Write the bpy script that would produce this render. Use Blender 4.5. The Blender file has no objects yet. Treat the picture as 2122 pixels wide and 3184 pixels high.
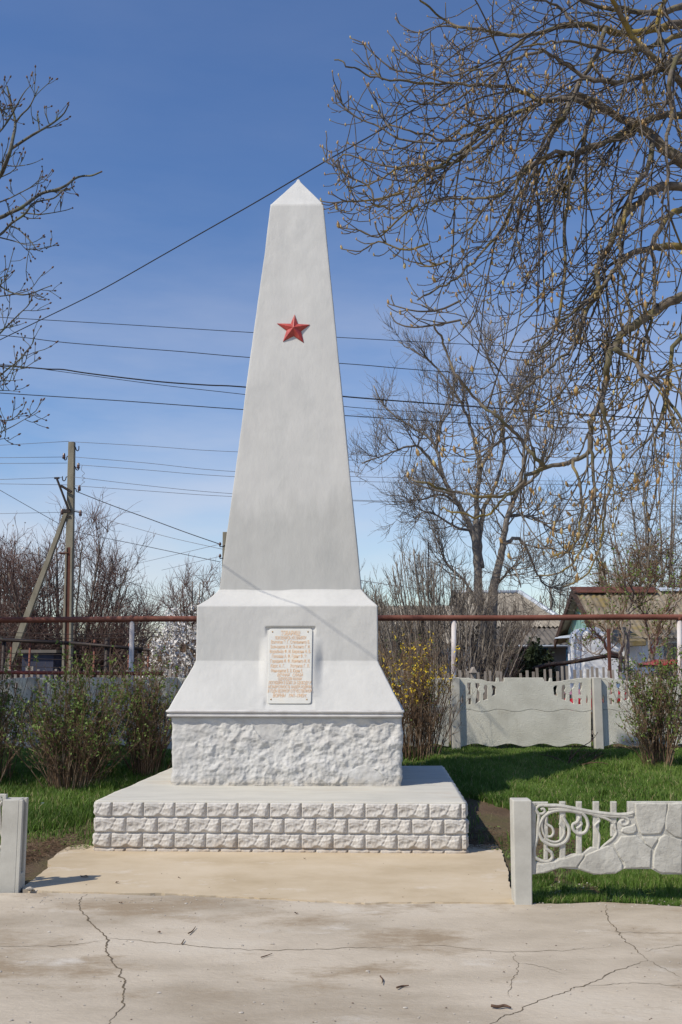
import bpy, math, random
import numpy as np
from mathutils import noise as mnoise, Vector

random.seed(7)
rng = np.random.default_rng(11)
C = bpy.context.scene.collection
SC = bpy.context.scene

# ------------------------------------------------------------------ camera
F, CX, CY, EYE, K = 3000.0, 1061.0, 1592.0, 1.75, 1.35332
PITCH = math.atan(438 / 3000)
cp, sp = math.cos(PITCH), math.sin(PITCH)
cam = bpy.data.cameras.new('camera')
cam.sensor_fit = 'VERTICAL'; cam.sensor_height = 36; cam.lens = F / 3184 * 36
cam.clip_start = 0.05; cam.clip_end = 3000
camo = bpy.data.objects.new('camera', cam); C.objects.link(camo)
camo.location = (0, 0, EYE); camo.rotation_euler = (math.pi / 2 + PITCH, 0, 0)
SC.camera = camo

# ------------------------------------------------------------------ light
SUN_AZ, SUN_EL = math.radians(55.5), math.radians(47)       # light travels to the right and away
LD = np.array([math.sin(SUN_AZ) * math.cos(SUN_EL), math.cos(SUN_AZ) * math.cos(SUN_EL), -math.sin(SUN_EL)])
sun = bpy.data.lights.new('sun', 'SUN'); sun.energy = 4.3; sun.angle = math.radians(0.5); sun.color = (1, 0.925, 0.80)
suno = bpy.data.objects.new('sun', sun); C.objects.link(suno)
suno.rotation_euler = Vector(LD).to_track_quat('-Z', 'Y').to_euler()
suno.location = (-20, -20, 30)
W = bpy.data.worlds.new('World'); SC.world = W; W.use_nodes = True
nt = W.node_tree; nt.nodes.clear()
wo = nt.nodes.new('ShaderNodeOutputWorld'); bg = nt.nodes.new('ShaderNodeBackground')
sky = nt.nodes.new('ShaderNodeTexSky'); sky.sky_type = 'NISHITA'; sky.sun_disc = False
sky.sun_elevation = SUN_EL; sky.sun_rotation = math.radians(235.5)
sky.air_density = 1.0; sky.dust_density = 0.4; sky.ozone_density = 3.0; sky.altitude = 100
bg.inputs[1].default_value = 0.138
hs = nt.nodes.new('ShaderNodeHueSaturation'); hs.inputs['Saturation'].default_value = 1.22; hs.inputs['Hue'].default_value = .507
tc = nt.nodes.new('ShaderNodeTexCoord'); mp = nt.nodes.new('ShaderNodeMapping')
mp.inputs['Scale'].default_value = (1.2, 1.2, 5.0)
n1 = nt.nodes.new('ShaderNodeTexNoise'); n1.inputs['Scale'].default_value = 1.7; n1.inputs['Detail'].default_value = 7; n1.inputs['Roughness'].default_value = .55
sep = nt.nodes.new('ShaderNodeSeparateXYZ')
r1 = nt.nodes.new('ShaderNodeMapRange'); r1.inputs[1].default_value = .30; r1.inputs[2].default_value = .78
r2 = nt.nodes.new('ShaderNodeMapRange'); r2.inputs[1].default_value = .46; r2.inputs[2].default_value = .03; r2.inputs[3].default_value = .08; r2.inputs[4].default_value = 1.0
mm = nt.nodes.new('ShaderNodeMath'); mm.operation = 'MULTIPLY'
mx = nt.nodes.new('ShaderNodeMix'); mx.data_type = 'RGBA'
mx.inputs[7].default_value = (5.3, 5.35, 5.9, 1)
nt.links.new(tc.outputs['Generated'], mp.inputs[0]); nt.links.new(mp.outputs[0], n1.inputs['Vector'])
nt.links.new(tc.outputs['Generated'], sep.inputs[0]); nt.links.new(sep.outputs[2], r2.inputs[0])
nt.links.new(n1.outputs[0], r1.inputs[0]); nt.links.new(r1.outputs[0], mm.inputs[0]); nt.links.new(r2.outputs[0], mm.inputs[1])
nt.links.new(mm.outputs[0], mx.inputs[0]); nt.links.new(sky.outputs[0], hs.inputs['Color']); nt.links.new(hs.outputs[0], mx.inputs[6])
nt.links.new(mx.outputs[2], bg.inputs[0]); nt.links.new(bg.outputs[0], wo.inputs[0])
SC.view_settings.view_transform = 'Standard'; SC.view_settings.look = 'None'
SC.view_settings.exposure = 0.0; SC.view_settings.gamma = 1.0
SC.cycles.max_bounces = 6
SC.render.filter_size = 1.3 if hasattr(SC.render, 'filter_size') else 1.5

# ------------------------------------------------------------------ measuring helpers (photo overview coordinates 1568 x 2353)
def ray(x, y):
    u = (x * K - CX) / F; v = (CY - y * K) / F
    return np.array([u, cp - v * sp, sp + v * cp])
def atY(x, y, Y):
    r = ray(x, y); return np.array([r[0] * Y / r[1], Y, EYE + r[2] * Y / r[1]])
def atZ(x, y, z):
    r = ray(x, y); t = (z - EYE) / r[2]; return np.array([r[0] * t, r[1] * t, z])
def proj(P):
    P = np.asarray(P, float); d = P - np.array([0, 0, EYE])
    fz = d[..., 1] * cp + d[..., 2] * sp; up = -d[..., 1] * sp + d[..., 2] * cp
    return np.stack([(CX + F * d[..., 0] / fz) / K, (CY - F * up / fz) / K], -1)
def ground_z(x, y):
    x = np.asarray(x, float); y = np.asarray(y, float)
    t = np.clip((y - 8.2) / 5.6, 0, 1); t = t * t * (3 - 2 * t)
    b = np.clip((y - 15) / 8, 0, 1)
    wob = 0.012 * np.sin(x * 2.1 + y) + 0.010 * np.sin(y * 3.3 - x * 1.3)
    near = np.clip((y - 7.6) / 1.5, 0, 1)
    return -0.02 + 0.375 * t - 0.45 * b + wob * near
def onground(x, y):
    z = 0.0
    for _ in range(12):
        p = atZ(x, y, z); z = 0.5 * z + 0.5 * float(ground_z(p[0], p[1]))
    return np.array([p[0], p[1], float(ground_z(p[0], p[1]))])

# ------------------------------------------------------------------ object helpers
def tag(o, label, cat, group=None, kind=None):
    o['label'] = label; o['category'] = cat
    if group: o['group'] = group
    if kind: o['kind'] = kind
    return o
def thing(name, label, cat, loc=(0, 0, 0), rotz=0, group=None):
    o = bpy.data.objects.new(name, None); C.objects.link(o); o.empty_display_size = .1
    o.location = tuple(float(a) for a in loc); o.rotation_euler = (0, 0, rotz)
    return tag(o, label, cat, group)
class MB:
    def __init__(s): s.V = []; s.Q = []; s.T = []; s.n = 0; s.pl = []
    def add(s, V, Q=None, T=None):
        V = np.asarray(V, float).reshape(-1, 3)
        if Q is not None and len(Q): s.Q.append(np.asarray(Q, int).reshape(-1, 4) + s.n)
        if T is not None and len(T): s.T.append(np.asarray(T, int).reshape(-1, 3) + s.n)
        s.V.append(V); s.n += len(V); return s
    def box(s, x0, x1, y0, y1, z0, z1):
        V = [(x, y, z) for z in (z0, z1) for y in (y0, y1) for x in (x0, x1)]
        return s.add(V, [(0, 2, 3, 1), (4, 5, 7, 6), (0, 1, 5, 4), (2, 6, 7, 3), (0, 4, 6, 2), (1, 3, 7, 5)])
    def hexa(s, V8):   # bottom 4 (ccw) then top 4
        return s.add(V8, [(3, 2, 1, 0), (4, 5, 6, 7), (0, 1, 5, 4), (1, 2, 6, 5), (2, 3, 7, 6), (3, 0, 4, 7)])
    def tubes(s, P, R, k=5, flat=None):
        """P (M,n,3), R (M,n): swept rings with closed ends"""
        P = np.asarray(P, float); R = np.asarray(R, float)
        if P.ndim == 2: P = P[None]; R = R[None]
        M, n = P.shape[:2]
        if M == 0: return s
        Tn = np.empty_like(P); Tn[:, 1:-1] = P[:, 2:] - P[:, :-2]; Tn[:, 0] = P[:, 1] - P[:, 0]; Tn[:, -1] = P[:, -1] - P[:, -2]
        Tn /= np.linalg.norm(Tn, axis=2, keepdims=True) + 1e-9
        av = np.abs(Tn).mean(1); ref = np.eye(3)[np.argmin(av, 1)][:, None, :]
        A = np.cross(Tn, ref); A /= np.linalg.norm(A, axis=2, keepdims=True) + 1e-9
        B = np.cross(Tn, A)
        th = np.arange(k) * 2 * math.pi / k
        ring = P[:, :, None, :] + R[:, :, None, None] * (np.cos(th)[:, None] * A[:, :, None, :] + np.sin(th)[:, None] * B[:, :, None, :])
        V = ring.reshape(-1, 3)
        base = (np.arange(M) * n * k)[:, None, None]; i = (np.arange(n - 1) * k)[None, :, None]; j = np.arange(k)[None, None, :]; j2 = (j + 1) % k
        Q = np.stack(np.broadcast_arrays(base + i + j, base + i + j2, base + i + k + j2, base + i + k + j), -1).reshape(-1, 4)
        m = np.arange(M)[:, None] * n * k; jj = np.arange(1, k - 1)[None, :]
        T1 = np.stack(np.broadcast_arrays(m, m + jj + 1, m + jj), -1).reshape(-1, 3)
        e = m + (n - 1) * k
        T2 = np.stack(np.broadcast_arrays(e, e + jj, e + jj + 1), -1).reshape(-1, 3)
        return s.add(V, Q, np.concatenate([T1, T2]))
    def poly(s, pts, r, k=6, sub=1, smooth=True):
        P = np.array(pts, float)
        r = np.full(len(P), r, float) if np.isscalar(r) else np.array(r, float)
        if smooth and len(P) > 2: P, r = catmull(P, r, 4)
        return s.tubes(P, r, k)
    def quads(s, Cn, U, Vv):
        """one quad per row: centre, half axes"""
        Cn = np.asarray(Cn); M = len(Cn)
        if M == 0: return s
        V = np.stack([Cn - U - Vv, Cn + U - Vv, Cn + U + Vv, Cn - U + Vv], 1).reshape(-1, 3)
        return s.add(V, np.arange(M * 4).reshape(-1, 4))
    def octs(s, Cn, D, r):
        """spindle buds: base at Cn, axis vector D, radius r (M,)"""
        M = len(Cn)
        if M == 0: return s
        d = D / (np.linalg.norm(D, axis=1, keepdims=True) + 1e-9)
        ref = np.where(np.abs(d[:, 2:3]) < .8, np.array([[0, 0, 1.]]), np.array([[1., 0, 0]]))
        A = np.cross(d, ref); A /= np.linalg.norm(A, axis=1, keepdims=True); B = np.cross(d, A)
        rings = []
        for t, q in ((0, .35), (.3, 1), (.65, .8)):
            for a in range(5):
                th = a * 2 * math.pi / 5
                rings.append(Cn + D * t + (r * q)[:, None] * (math.cos(th) * A + math.sin(th) * B))
        rings.append(Cn + D)
        V = np.stack(rings, 1).reshape(-1, 3)
        q = []; t = []
        for rr in range(2):
            for a in range(5): q.append((rr * 5 + a, rr * 5 + (a + 1) % 5, rr * 5 + 5 + (a + 1) % 5, rr * 5 + 5 + a))
        for a in range(5): t.append((10 + a, 10 + (a + 1) % 5, 15))
        o = (np.arange(M) * 16)[:, None, None]
        return s.add(V, (np.array(q)[None] + o).reshape(-1, 4), (np.array(t)[None] + o).reshape(-1, 3))
    def mesh(s, name, smooth=True):
        V = np.concatenate(s.V); nq = sum(len(a) for a in s.Q); ntt = sum(len(a) for a in s.T)
        me = bpy.data.meshes.new(name)
        me.vertices.add(len(V)); me.vertices.foreach_set('co', V.astype(np.float32).ravel())
        idx = []; tot = []
        if nq: q = np.concatenate(s.Q); idx.append(q.ravel()); tot.append(np.full(nq, 4))
        if ntt: t = np.concatenate(s.T); idx.append(t.ravel()); tot.append(np.full(ntt, 3))
        idx = np.concatenate(idx); tot = np.concatenate(tot)
        me.loops.add(len(idx)); me.loops.foreach_set('vertex_index', idx.astype(np.int32))
        me.polygons.add(len(tot)); st = np.concatenate([[0], np.cumsum(tot)[:-1]])
        me.polygons.foreach_set('loop_start', st.astype(np.int32)); me.polygons.foreach_set('loop_total', tot.astype(np.int32))
        me.polygons.foreach_set('use_smooth', np.full(len(tot), smooth))
        me.update(calc_edges=True); me.validate(clean_customdata=False)
        return me
    def build(s, name, m, parent=None, smooth=True, bevel=0, local=False):
        if parent is not None and not local:
            l = np.array(parent.location); s.V = [v - l for v in s.V]
        o = bpy.data.objects.new(name, s.mesh(name, smooth)); C.objects.link(o)
        o.data.materials.append(m)
        if parent is not None: o.parent = parent
        if bevel:
            b = o.modifiers.new('bevel', 'BEVEL'); b.width = bevel; b.segments = 2; b.limit_method = 'ANGLE'; b.angle_limit = math.radians(40)
        return o
def catmull(P, R, n):
    P = np.asarray(P, float); R = np.asarray(R, float)
    Q = np.vstack([2 * P[0] - P[1], P, 2 * P[-1] - P[-2]]); out = []; ro = []
    for i in range(1, len(Q) - 2):
        for t in np.arange(n) / n:
            a, b, c, d = Q[i - 1], Q[i], Q[i + 1], Q[i + 2]
            out.append(.5 * (2 * b + (c - a) * t + (2 * a - 5 * b + 4 * c - d) * t * t + (3 * b - a - 3 * c + d) * t ** 3))
            ro.append(R[i - 1] * (1 - t) + R[i] * t)
    out.append(P[-1]); ro.append(R[-1])
    return np.array(out), np.array(ro)
def fill2d(loops, yc, thick, bevel=0.0, res=1):
    """closed loops in the XZ plane (the later ones are holes) -> verts, faces of a plate of real thickness, centred on y = yc"""
    cu = bpy.data.curves.new('tmp', 'CURVE'); cu.dimensions = '2D'; cu.fill_mode = 'BOTH'
    cu.extrude = max(thick / 2 - bevel, 1e-4); cu.bevel_depth = bevel; cu.bevel_resolution = res; cu.offset = -bevel
    for lp in loops:
        sp_ = cu.splines.new('POLY'); sp_.points.add(len(lp) - 1); sp_.use_cyclic_u = True
        for p, (x, z) in zip(sp_.points, lp): p.co = (x, z, 0, 1)
    o = bpy.data.objects.new('tmp', cu); C.objects.link(o)
    dg = bpy.context.evaluated_depsgraph_get(); dg.update()
    me = bpy.data.meshes.new_from_object(o.evaluated_get(dg))
    V = np.empty(len(me.vertices) * 3, np.float32); me.vertices.foreach_get('co', V); V = V.reshape(-1, 3)
    Q = []; T = []
    for p in me.polygons:
        v = list(p.vertices)
        if len(v) == 4: Q.append(v)
        elif len(v) == 3: T.append(v)
        else:
            for i in range(1, len(v) - 1): T.append([v[0], v[i], v[i + 1]])
    bpy.data.objects.remove(o); bpy.data.curves.remove(cu); bpy.data.meshes.remove(me)
    return np.stack([V[:, 0], yc - V[:, 2], V[:, 1]], 1), Q, T

# ------------------------------------------------------------------ materials
def new_mat(name):
    m = bpy.data.materials.new(name); m.use_nodes = True
    return m, m.node_tree, m.node_tree.nodes['Principled BSDF']
def rgba(c): return (c[0], c[1], c[2], 1)
def mat(name, stops, scale=4, detail=6, rough=.8, bump=0, bscale=None, stretch=(1, 1, 1), second=None, spec=.3, metallic=0, distort=0, bdist=.01):
    """stops [(pos, colour)...] over fractal noise; second = (colour, scale, lo, hi) patches on top"""
    m, t, b = new_mat(name)
    tc = t.nodes.new('ShaderNodeTexCoord'); mp = t.nodes.new('ShaderNodeMapping'); mp.inputs['Scale'].default_value = stretch
    t.links.new(tc.outputs['Object'], mp.inputs[0])
    n = t.nodes.new('ShaderNodeTexNoise'); n.inputs['Scale'].default_value = scale; n.inputs['Detail'].default_value = detail
    n.inputs['Roughness'].default_value = .62; n.inputs['Distortion'].default_value = distort
    t.links.new(mp.outputs[0], n.inputs['Vector'])
    cr = t.nodes.new('ShaderNodeValToRGB'); e = cr.color_ramp.elements
    while len(e) < len(stops): e.new(.5)
    for q, (p, c) in zip(e, stops): q.position = p; q.color = rgba(c)
    t.links.new(n.outputs[0], cr.inputs[0]); col = cr.outputs[0]
    for sec in (second or []):
        c2, sc2, lo, hi = sec
        n2 = t.nodes.new('ShaderNodeTexNoise'); n2.inputs['Scale'].default_value = sc2; n2.inputs['Detail'].default_value = 10; n2.inputs['Roughness'].default_value = .72
        of = t.nodes.new('ShaderNodeMapping'); of.inputs['Location'].default_value = (sc2 * 3.1, 7.7, sc2); of.inputs['Scale'].default_value = stretch; t.links.new(tc.outputs['Object'], of.inputs[0]); t.links.new(of.outputs[0], n2.inputs['Vector'])
        r = t.nodes.new('ShaderNodeMapRange'); r.inputs[1].default_value = lo; r.inputs[2].default_value = hi; t.links.new(n2.outputs[0], r.inputs[0])
        mx = t.nodes.new('ShaderNodeMix'); mx.data_type = 'RGBA'; t.links.new(r.outputs[0], mx.inputs[0]); t.links.new(col, mx.inputs[6]); mx.inputs[7].default_value = rgba(c2)
        col = mx.outputs[2]
    t.links.new(col, b.inputs['Base Color'])
    b.inputs['Roughness'].default_value = rough; b.inputs['Specular IOR Level'].default_value = spec; b.inputs['Metallic'].default_value = metallic
    if bump:
        n3 = t.nodes.new('ShaderNodeTexNoise'); n3.inputs['Scale'].default_value = bscale or scale * 4; n3.inputs['Detail'].default_value = 8; n3.inputs['Roughness'].default_value = .65
        t.links.new(mp.outputs[0], n3.inputs['Vector'])
        bn = t.nodes.new('ShaderNodeBump'); bn.inputs['Strength'].default_value = bump; bn.inputs['Distance'].default_value = bdist
        t.links.new(n3.outputs[0], bn.inputs['Height']); t.links.new(bn.outputs[0], b.inputs['Normal'])
    return m
def g(v, w=0): return (v * (1 + w), v, v * (1 - w))
M = {}
M['plaster'] = mat('white_plaster', [(.3, (.52, .515, .495)), (.5, (.555, .55, .525)), (.75, (.59, .585, .56))], scale=2.2, stretch=(1.6, 1.6, .7), rough=.75, bump=.35, bscale=16,
                   second=[((.50, .50, .48), 1.1, .50, .66), ((.60, .595, .57), 5, .62, .74), ((.42, .41, .38), 19, .74, .82)], bdist=.008)
M['rough'] = mat('rough_render_white', [(.3, (.44, .425, .40)), (.6, (.55, .54, .515)), (.8, (.60, .59, .565))], scale=6, rough=.85, bump=.6, bscale=60, bdist=.004)
M['block'] = mat('split_block_white', [(.3, (.47, .44, .40)), (.55, (.575, .55, .51)), (.8, (.62, .60, .565))], scale=9, rough=.85, bump=.7, bscale=45, bdist=.006, second=[((.42, .35, .28), 14, .66, .78), ((.50, .48, .44), 2.2, .52, .66)])
def splash(m, z0, z1, col):
    t = m.node_tree; b = t.nodes['Principled BSDF']; src = b.inputs['Base Color'].links[0].from_socket
    tcn = t.nodes.new('ShaderNodeTexCoord'); s_ = t.nodes.new('ShaderNodeSeparateXYZ'); t.links.new(tcn.outputs['Object'], s_.inputs[0])
    nn = t.nodes.new('ShaderNodeTexNoise'); nn.inputs['Scale'].default_value = 7; nn.inputs['Detail'].default_value = 8; nn.inputs['Roughness'].default_value = .7; t.links.new(tcn.outputs['Object'], nn.inputs['Vector'])
    ad = t.nodes.new('ShaderNodeMath'); ad.operation = 'MULTIPLY_ADD'; ad.inputs[1].default_value = -.35; t.links.new(nn.outputs[0], ad.inputs[0]); t.links.new(s_.outputs[2], ad.inputs[2])
    rr = t.nodes.new('ShaderNodeMapRange'); rr.inputs[1].default_value = z1 - .17; rr.inputs[2].default_value = z0 - .17; rr.inputs[4].default_value = .65; t.links.new(ad.outputs[0], rr.inputs[0])
    mx = t.nodes.new('ShaderNodeMix'); mx.data_type = 'RGBA'; t.links.new(rr.outputs[0], mx.inputs[0]); t.links.new(src, mx.inputs[6]); mx.inputs[7].default_value = rgba(col); t.links.new(mx.outputs[2], b.inputs['Base Color'])
splash(M['block'], -.02, .10, (.36, .27, .18)); splash(M['rough'], .44, .52, (.42, .38, .32))
M['slabtop'] = mat('limewashed_slab', [(.3, (.46, .445, .39)), (.6, (.55, .53, .465))], scale=2.5, stretch=(.6, 2, 1), rough=.85, bump=.3, bscale=20, second=[((.47, .41, .33), 1.6, .56, .72)], bdist=.006)
M['trimline'] = mat('dusty_trim', [(.3, (.48, .46, .44)), (.7, (.60, .59, .57))], scale=6, rough=.8, bump=.3, bscale=30)
M['star'] = mat('weathered_red_paint', [(.3, (.30, .025, .02)), (.55, (.42, .05, .04)), (.8, (.55, .16, .13))], scale=14, rough=.38, bump=.4, bscale=40, spec=.6, bdist=.004)
M['plaque'] = mat('white_marble_plaque', [(.3, (.56, .56, .53)), (.6, (.64, .63, .58)), (.8, (.68, .61, .48))], scale=5, rough=.45, bump=.1, bscale=40, spec=.4)
M['letters'] = mat('faded_gilt_letters', [(.3, (.70, .42, .22)), (.6, (.76, .55, .36))], scale=60, rough=.5)
M['brass'] = mat('brass_bolt', [(.4, (.35, .20, .08)), (.7, (.55, .36, .16))], scale=30, rough=.3, metallic=.8)
M['concrete'] = mat('cast_concrete', [(.3, (.38, .365, .32)), (.55, (.50, .485, .43)), (.8, (.58, .565, .51))], scale=3, rough=.88, bump=.4, bscale=90, bdist=.004, second=[((.36, .34, .30), 5, .60, .74), ((.25, .24, .21), 60, .70, .76)])
M['farconc'] = mat('grainy_concrete', [(.3, (.50, .485, .41)), (.55, (.62, .605, .52)), (.8, (.69, .675, .59))], scale=2.4, rough=.9, bump=.8, bscale=55, bdist=.010, second=[((.44, .41, .33), 3, .60, .76)])
M['caststone'] = mat('cast_stone_panel', [(.3, (.38, .365, .32)), (.55, (.50, .485, .43)), (.8, (.58, .565, .51))], scale=5, rough=.88, bump=1.0, bscale=13, bdist=.014, second=[((.33, .31, .26), 4, .56, .72), ((.25, .24, .21), 60, .70, .76)])
M['nearpost'] = M['concrete'].copy(); splash(M['nearpost'], -.5, -.35, (.36, .29, .20))
M['pavement'] = mat('worn_pavement', [(.25, (.26, .205, .14)), (.42, (.38, .325, .25)), (.56, (.49, .425, .335)), (.8, (.57, .515, .425))], scale=1.1, detail=9, rough=.92, bump=.8, bscale=42, bdist=.008, stretch=(.5, 1, 1),
                    second=[((.30, .235, .16), 1.3, .52, .63), ((.60, .56, .49), 2.3, .58, .76), ((.36, .30, .22), 3.6, .60, .72), ((.22, .18, .14), 9, .68, .80), ((.20, .16, .13), 55, .72, .78), ((.66, .63, .60), 80, .72, .78)])
M['apron'] = mat('sandy_concrete_apron', [(.3, (.41, .325, .21)), (.5, (.50, .41, .285)), (.75, (.58, .49, .365))], scale=1.5, detail=9, rough=.92, bump=.4, bscale=40, bdist=.005, stretch=(.7, 1, 1),
                  second=[((.62, .56, .48), 3, .58, .75), ((.33, .26, .18), 14, .68, .78)])
M['crack'] = mat('crack_dirt', [(.3, (.07, .055, .035)), (.7, (.20, .16, .11))], scale=12, rough=1)
M['soil'] = mat('soil_and_turf', [(.30, (.075, .048, .030)), (.46, (.12, .082, .052)), (.60, (.10, .085, .04)), (.75, (.06, .085, .022))], scale=1.6, detail=8, rough=1, bump=1, bscale=25, bdist=.03, second=[((.16, .12, .08), 22, .64, .74)])
M['rust'] = mat('rusty_brown_pipe', [(.3, (.13, .045, .028)), (.55, (.20, .075, .05)), (.8, (.24, .11, .08))], scale=5, rough=.65, bump=.2, bscale=40, stretch=(.5, 1, 1))
M['redpipe'] = mat('red_brown_pipe', [(.3, (.15, .03, .02)), (.7, (.24, .055, .04))], scale=8, rough=.6)
M['pipepost'] = mat('whitewashed_pipe_post', [(.30, (.30, .14, .10)), (.42, (.50, .44, .42)), (.7, (.66, .65, .65))], scale=3.5, rough=.7, bump=.2, stretch=(1, 1, .6))
M['polec'] = mat('pole_concrete', [(.3, (.17, .15, .11)), (.55, (.26, .235, .175)), (.8, (.34, .31, .25))], scale=4, rough=.9, bump=.5, bscale=40, stretch=(1, 1, .4), second=[((.18, .17, .14), 6, .58, .72)])
M['iron'] = mat('dark_iron', [(.3, (.025, .022, .022)), (.7, (.06, .045, .04))], scale=20, rough=.6, metallic=.3)
M['porcelain'] = mat('brown_porcelain', [(.3, (.07, .03, .025)), (.7, (.13, .07, .05))], scale=20, rough=.25, spec=.6)
M['wire'] = mat('black_cable', [(.3, (.012, .012, .015)), (.7, (.03, .03, .035))], scale=10, rough=.6)
M['wiregrey'] = mat('aluminium_wire', [(.3, (.12, .12, .13)), (.7, (.2, .2, .21))], scale=10, rough=.5)
M['picket'] = mat('weathered_picket', [(.3, (.20, .17, .14)), (.55, (.34, .30, .26)), (.8, (.46, .42, .37))], scale=6, rough=.9, bump=.3, stretch=(1, 1, .2))
M['bark_ch'] = mat('chestnut_bark_lichen', [(.3, (.075, .062, .05)), (.55, (.15, .125, .10)), (.8, (.23, .20, .16))], scale=22, rough=.9, bump=.8, bscale=70, bdist=.004, second=[((.24, .175, .04), 2.4, .51, .62), ((.10, .09, .045), 4, .50, .60)])
M['bark_twig'] = mat('grey_twig_bark', [(.3, (.06, .050, .042)), (.7, (.14, .12, .10))], scale=12, rough=.85, second=[((.19, .14, .04), 1.5, .53, .64)])
M['bud'] = mat('opening_bud', [(.35, (.12, .075, .03)), (.5, (.34, .20, .07)), (.7, (.42, .36, .14))], scale=30, detail=2, rough=.45, spec=.5)
M['bud_dark'] = mat('dark_bud', [(.35, (.05, .03, .025)), (.6, (.16, .085, .05))], scale=30, rough=.5)
M['bark_l'] = mat('left_tree_bark', [(.3, (.05, .052, .042)), (.55, (.11, .105, .09)), (.8, (.22, .20, .18))], scale=14, rough=.9, second=[((.12, .13, .06), 3, .52, .62)])
M['bark_grey'] = mat('grey_brown_bark', [(.3, (.14, .12, .10)), (.55, (.24, .21, .175)), (.8, (.36, .32, .27))], scale=5, rough=.9, bump=.6, bscale=20)
M['twig_red'] = mat('reddish_twigs', [(.3, (.10, .06, .05)), (.7, (.22, .145, .125))], scale=4, rough=.85)
M['twig_grey'] = mat('grey_twigs', [(.3, (.12, .10, .08)), (.7, (.24, .205, .17))], scale=3, rough=.85)
M['twig_brown'] = mat('brown_twigs', [(.3, (.09, .055, .035)), (.52, (.18, .115, .07)), (.7, (.36, .28, .19))], scale=5, rough=.85)
M['leaf'] = mat('young_leaves', [(.3, (.07, .115, .018)), (.55, (.12, .18, .035)), (.8, (.19, .25, .06))], scale=7, rough=.6)
M['leaf_dark'] = mat('dark_evergreen', [(.3, (.012, .022, .008)), (.7, (.035, .05, .018))], scale=5, rough=.7)
M['leaf_dry'] = mat('dry_red_leaves', [(.3, (.10, .04, .02)), (.7, (.22, .12, .06))], scale=9, rough=.8)
M['yellow'] = mat('forsythia_yellow', [(.3, (.65, .42, .02)), (.7, (.85, .66, .05))], scale=20, rough=.5)
M['blossom'] = mat('white_blossom', [(.3, (.60, .57, .54)), (.7, (.82, .80, .78))], scale=20, rough=.6)
M['whitewash'] = mat('whitewashed_wall', [(.3, (.78, .78, .78)), (.6, (.86, .86, .85))], scale=1.5, rough=.85, bump=.2, second=[((.45, .40, .34), 2.4, .66, .80)])
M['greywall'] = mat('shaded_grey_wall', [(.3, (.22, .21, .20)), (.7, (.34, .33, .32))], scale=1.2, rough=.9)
M['peach'] = mat('peach_wall', [(.3, (.60, .40, .26)), (.7, (.72, .52, .36))], scale=2, rough=.85)
M['slate'] = mat('grey_asbestos_sheets', [(.3, (.17, .15, .12)), (.55, (.29, .26, .215)), (.8, (.40, .37, .31))], scale=1.3, rough=.9, bump=.3, stretch=(2.5, 1, 1), second=[((.12, .10, .08), 1.7, .56, .72)])
M['slate_dark'] = mat('dark_asbestos_sheets', [(.3, (.09, .08, .07)), (.7, (.19, .17, .145))], scale=1.3, rough=.9)
M['moss'] = mat('mossy_roof', [(.3, (.13, .105, .075)), (.5, (.21, .175, .125)), (.7, (.31, .27, .21))], scale=1.8, rough=.95, bump=.6, bscale=9, second=[((.21, .155, .04), .9, .53, .66)])
M['zinc'] = mat('zinc_flashing', [(.3, (.42, .46, .50)), (.7, (.58, .62, .66))], scale=3, rough=.5, metallic=.2)
M['rustsheet'] = mat('rusty_ridge_sheet', [(.3, (.08, .03, .02)), (.7, (.15, .06, .04))], scale=4, rough=.8)
M['green'] = mat('turquoise_boards', [(.3, (.16, .30, .27)), (.7, (.28, .44, .40))], scale=5, rough=.8, stretch=(1, 1, .2), bump=.2)
M['darkwood'] = mat('dark_brown_wood', [(.3, (.04, .022, .015)), (.7, (.085, .05, .035))], scale=6, rough=.8)
M['glass'] = mat('dark_window_glass', [(.4, (.03, .04, .05)), (.6, (.05, .06, .07))], scale=2, rough=.12, spec=.7)
M['blue'] = mat('blue_paint', [(.3, (.03, .10, .20)), (.7, (.06, .17, .30))], scale=4, rough=.6)
M['carred'] = mat('red_car_paint', [(.3, (.36, .012, .02)), (.7, (.44, .02, .03))], scale=2, rough=.22, spec=.6)
M['tyre'] = mat('black_rubber', [(.3, (.015, .015, .015)), (.7, (.03, .03, .03))], scale=12, rough=.8)
M['chrome'] = mat('pale_trim', [(.3, (.55, .55, .56)), (.7, (.7, .7, .7))], scale=5, rough=.25, metallic=.5)
M['stonepeb'] = mat('pale_stone', [(.3, (.30, .26, .21)), (.7, (.58, .54, .48))], scale=20, rough=.9, bump=.6)
M['wood_dead'] = mat('dead_twig', [(.3, (.06, .035, .022)), (.7, (.15, .09, .06))], scale=20, rough=.9)
M['paper'] = mat('white_litter', [(.3, (.65, .65, .66)), (.7, (.8, .8, .8))], scale=9, rough=.7)
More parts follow.
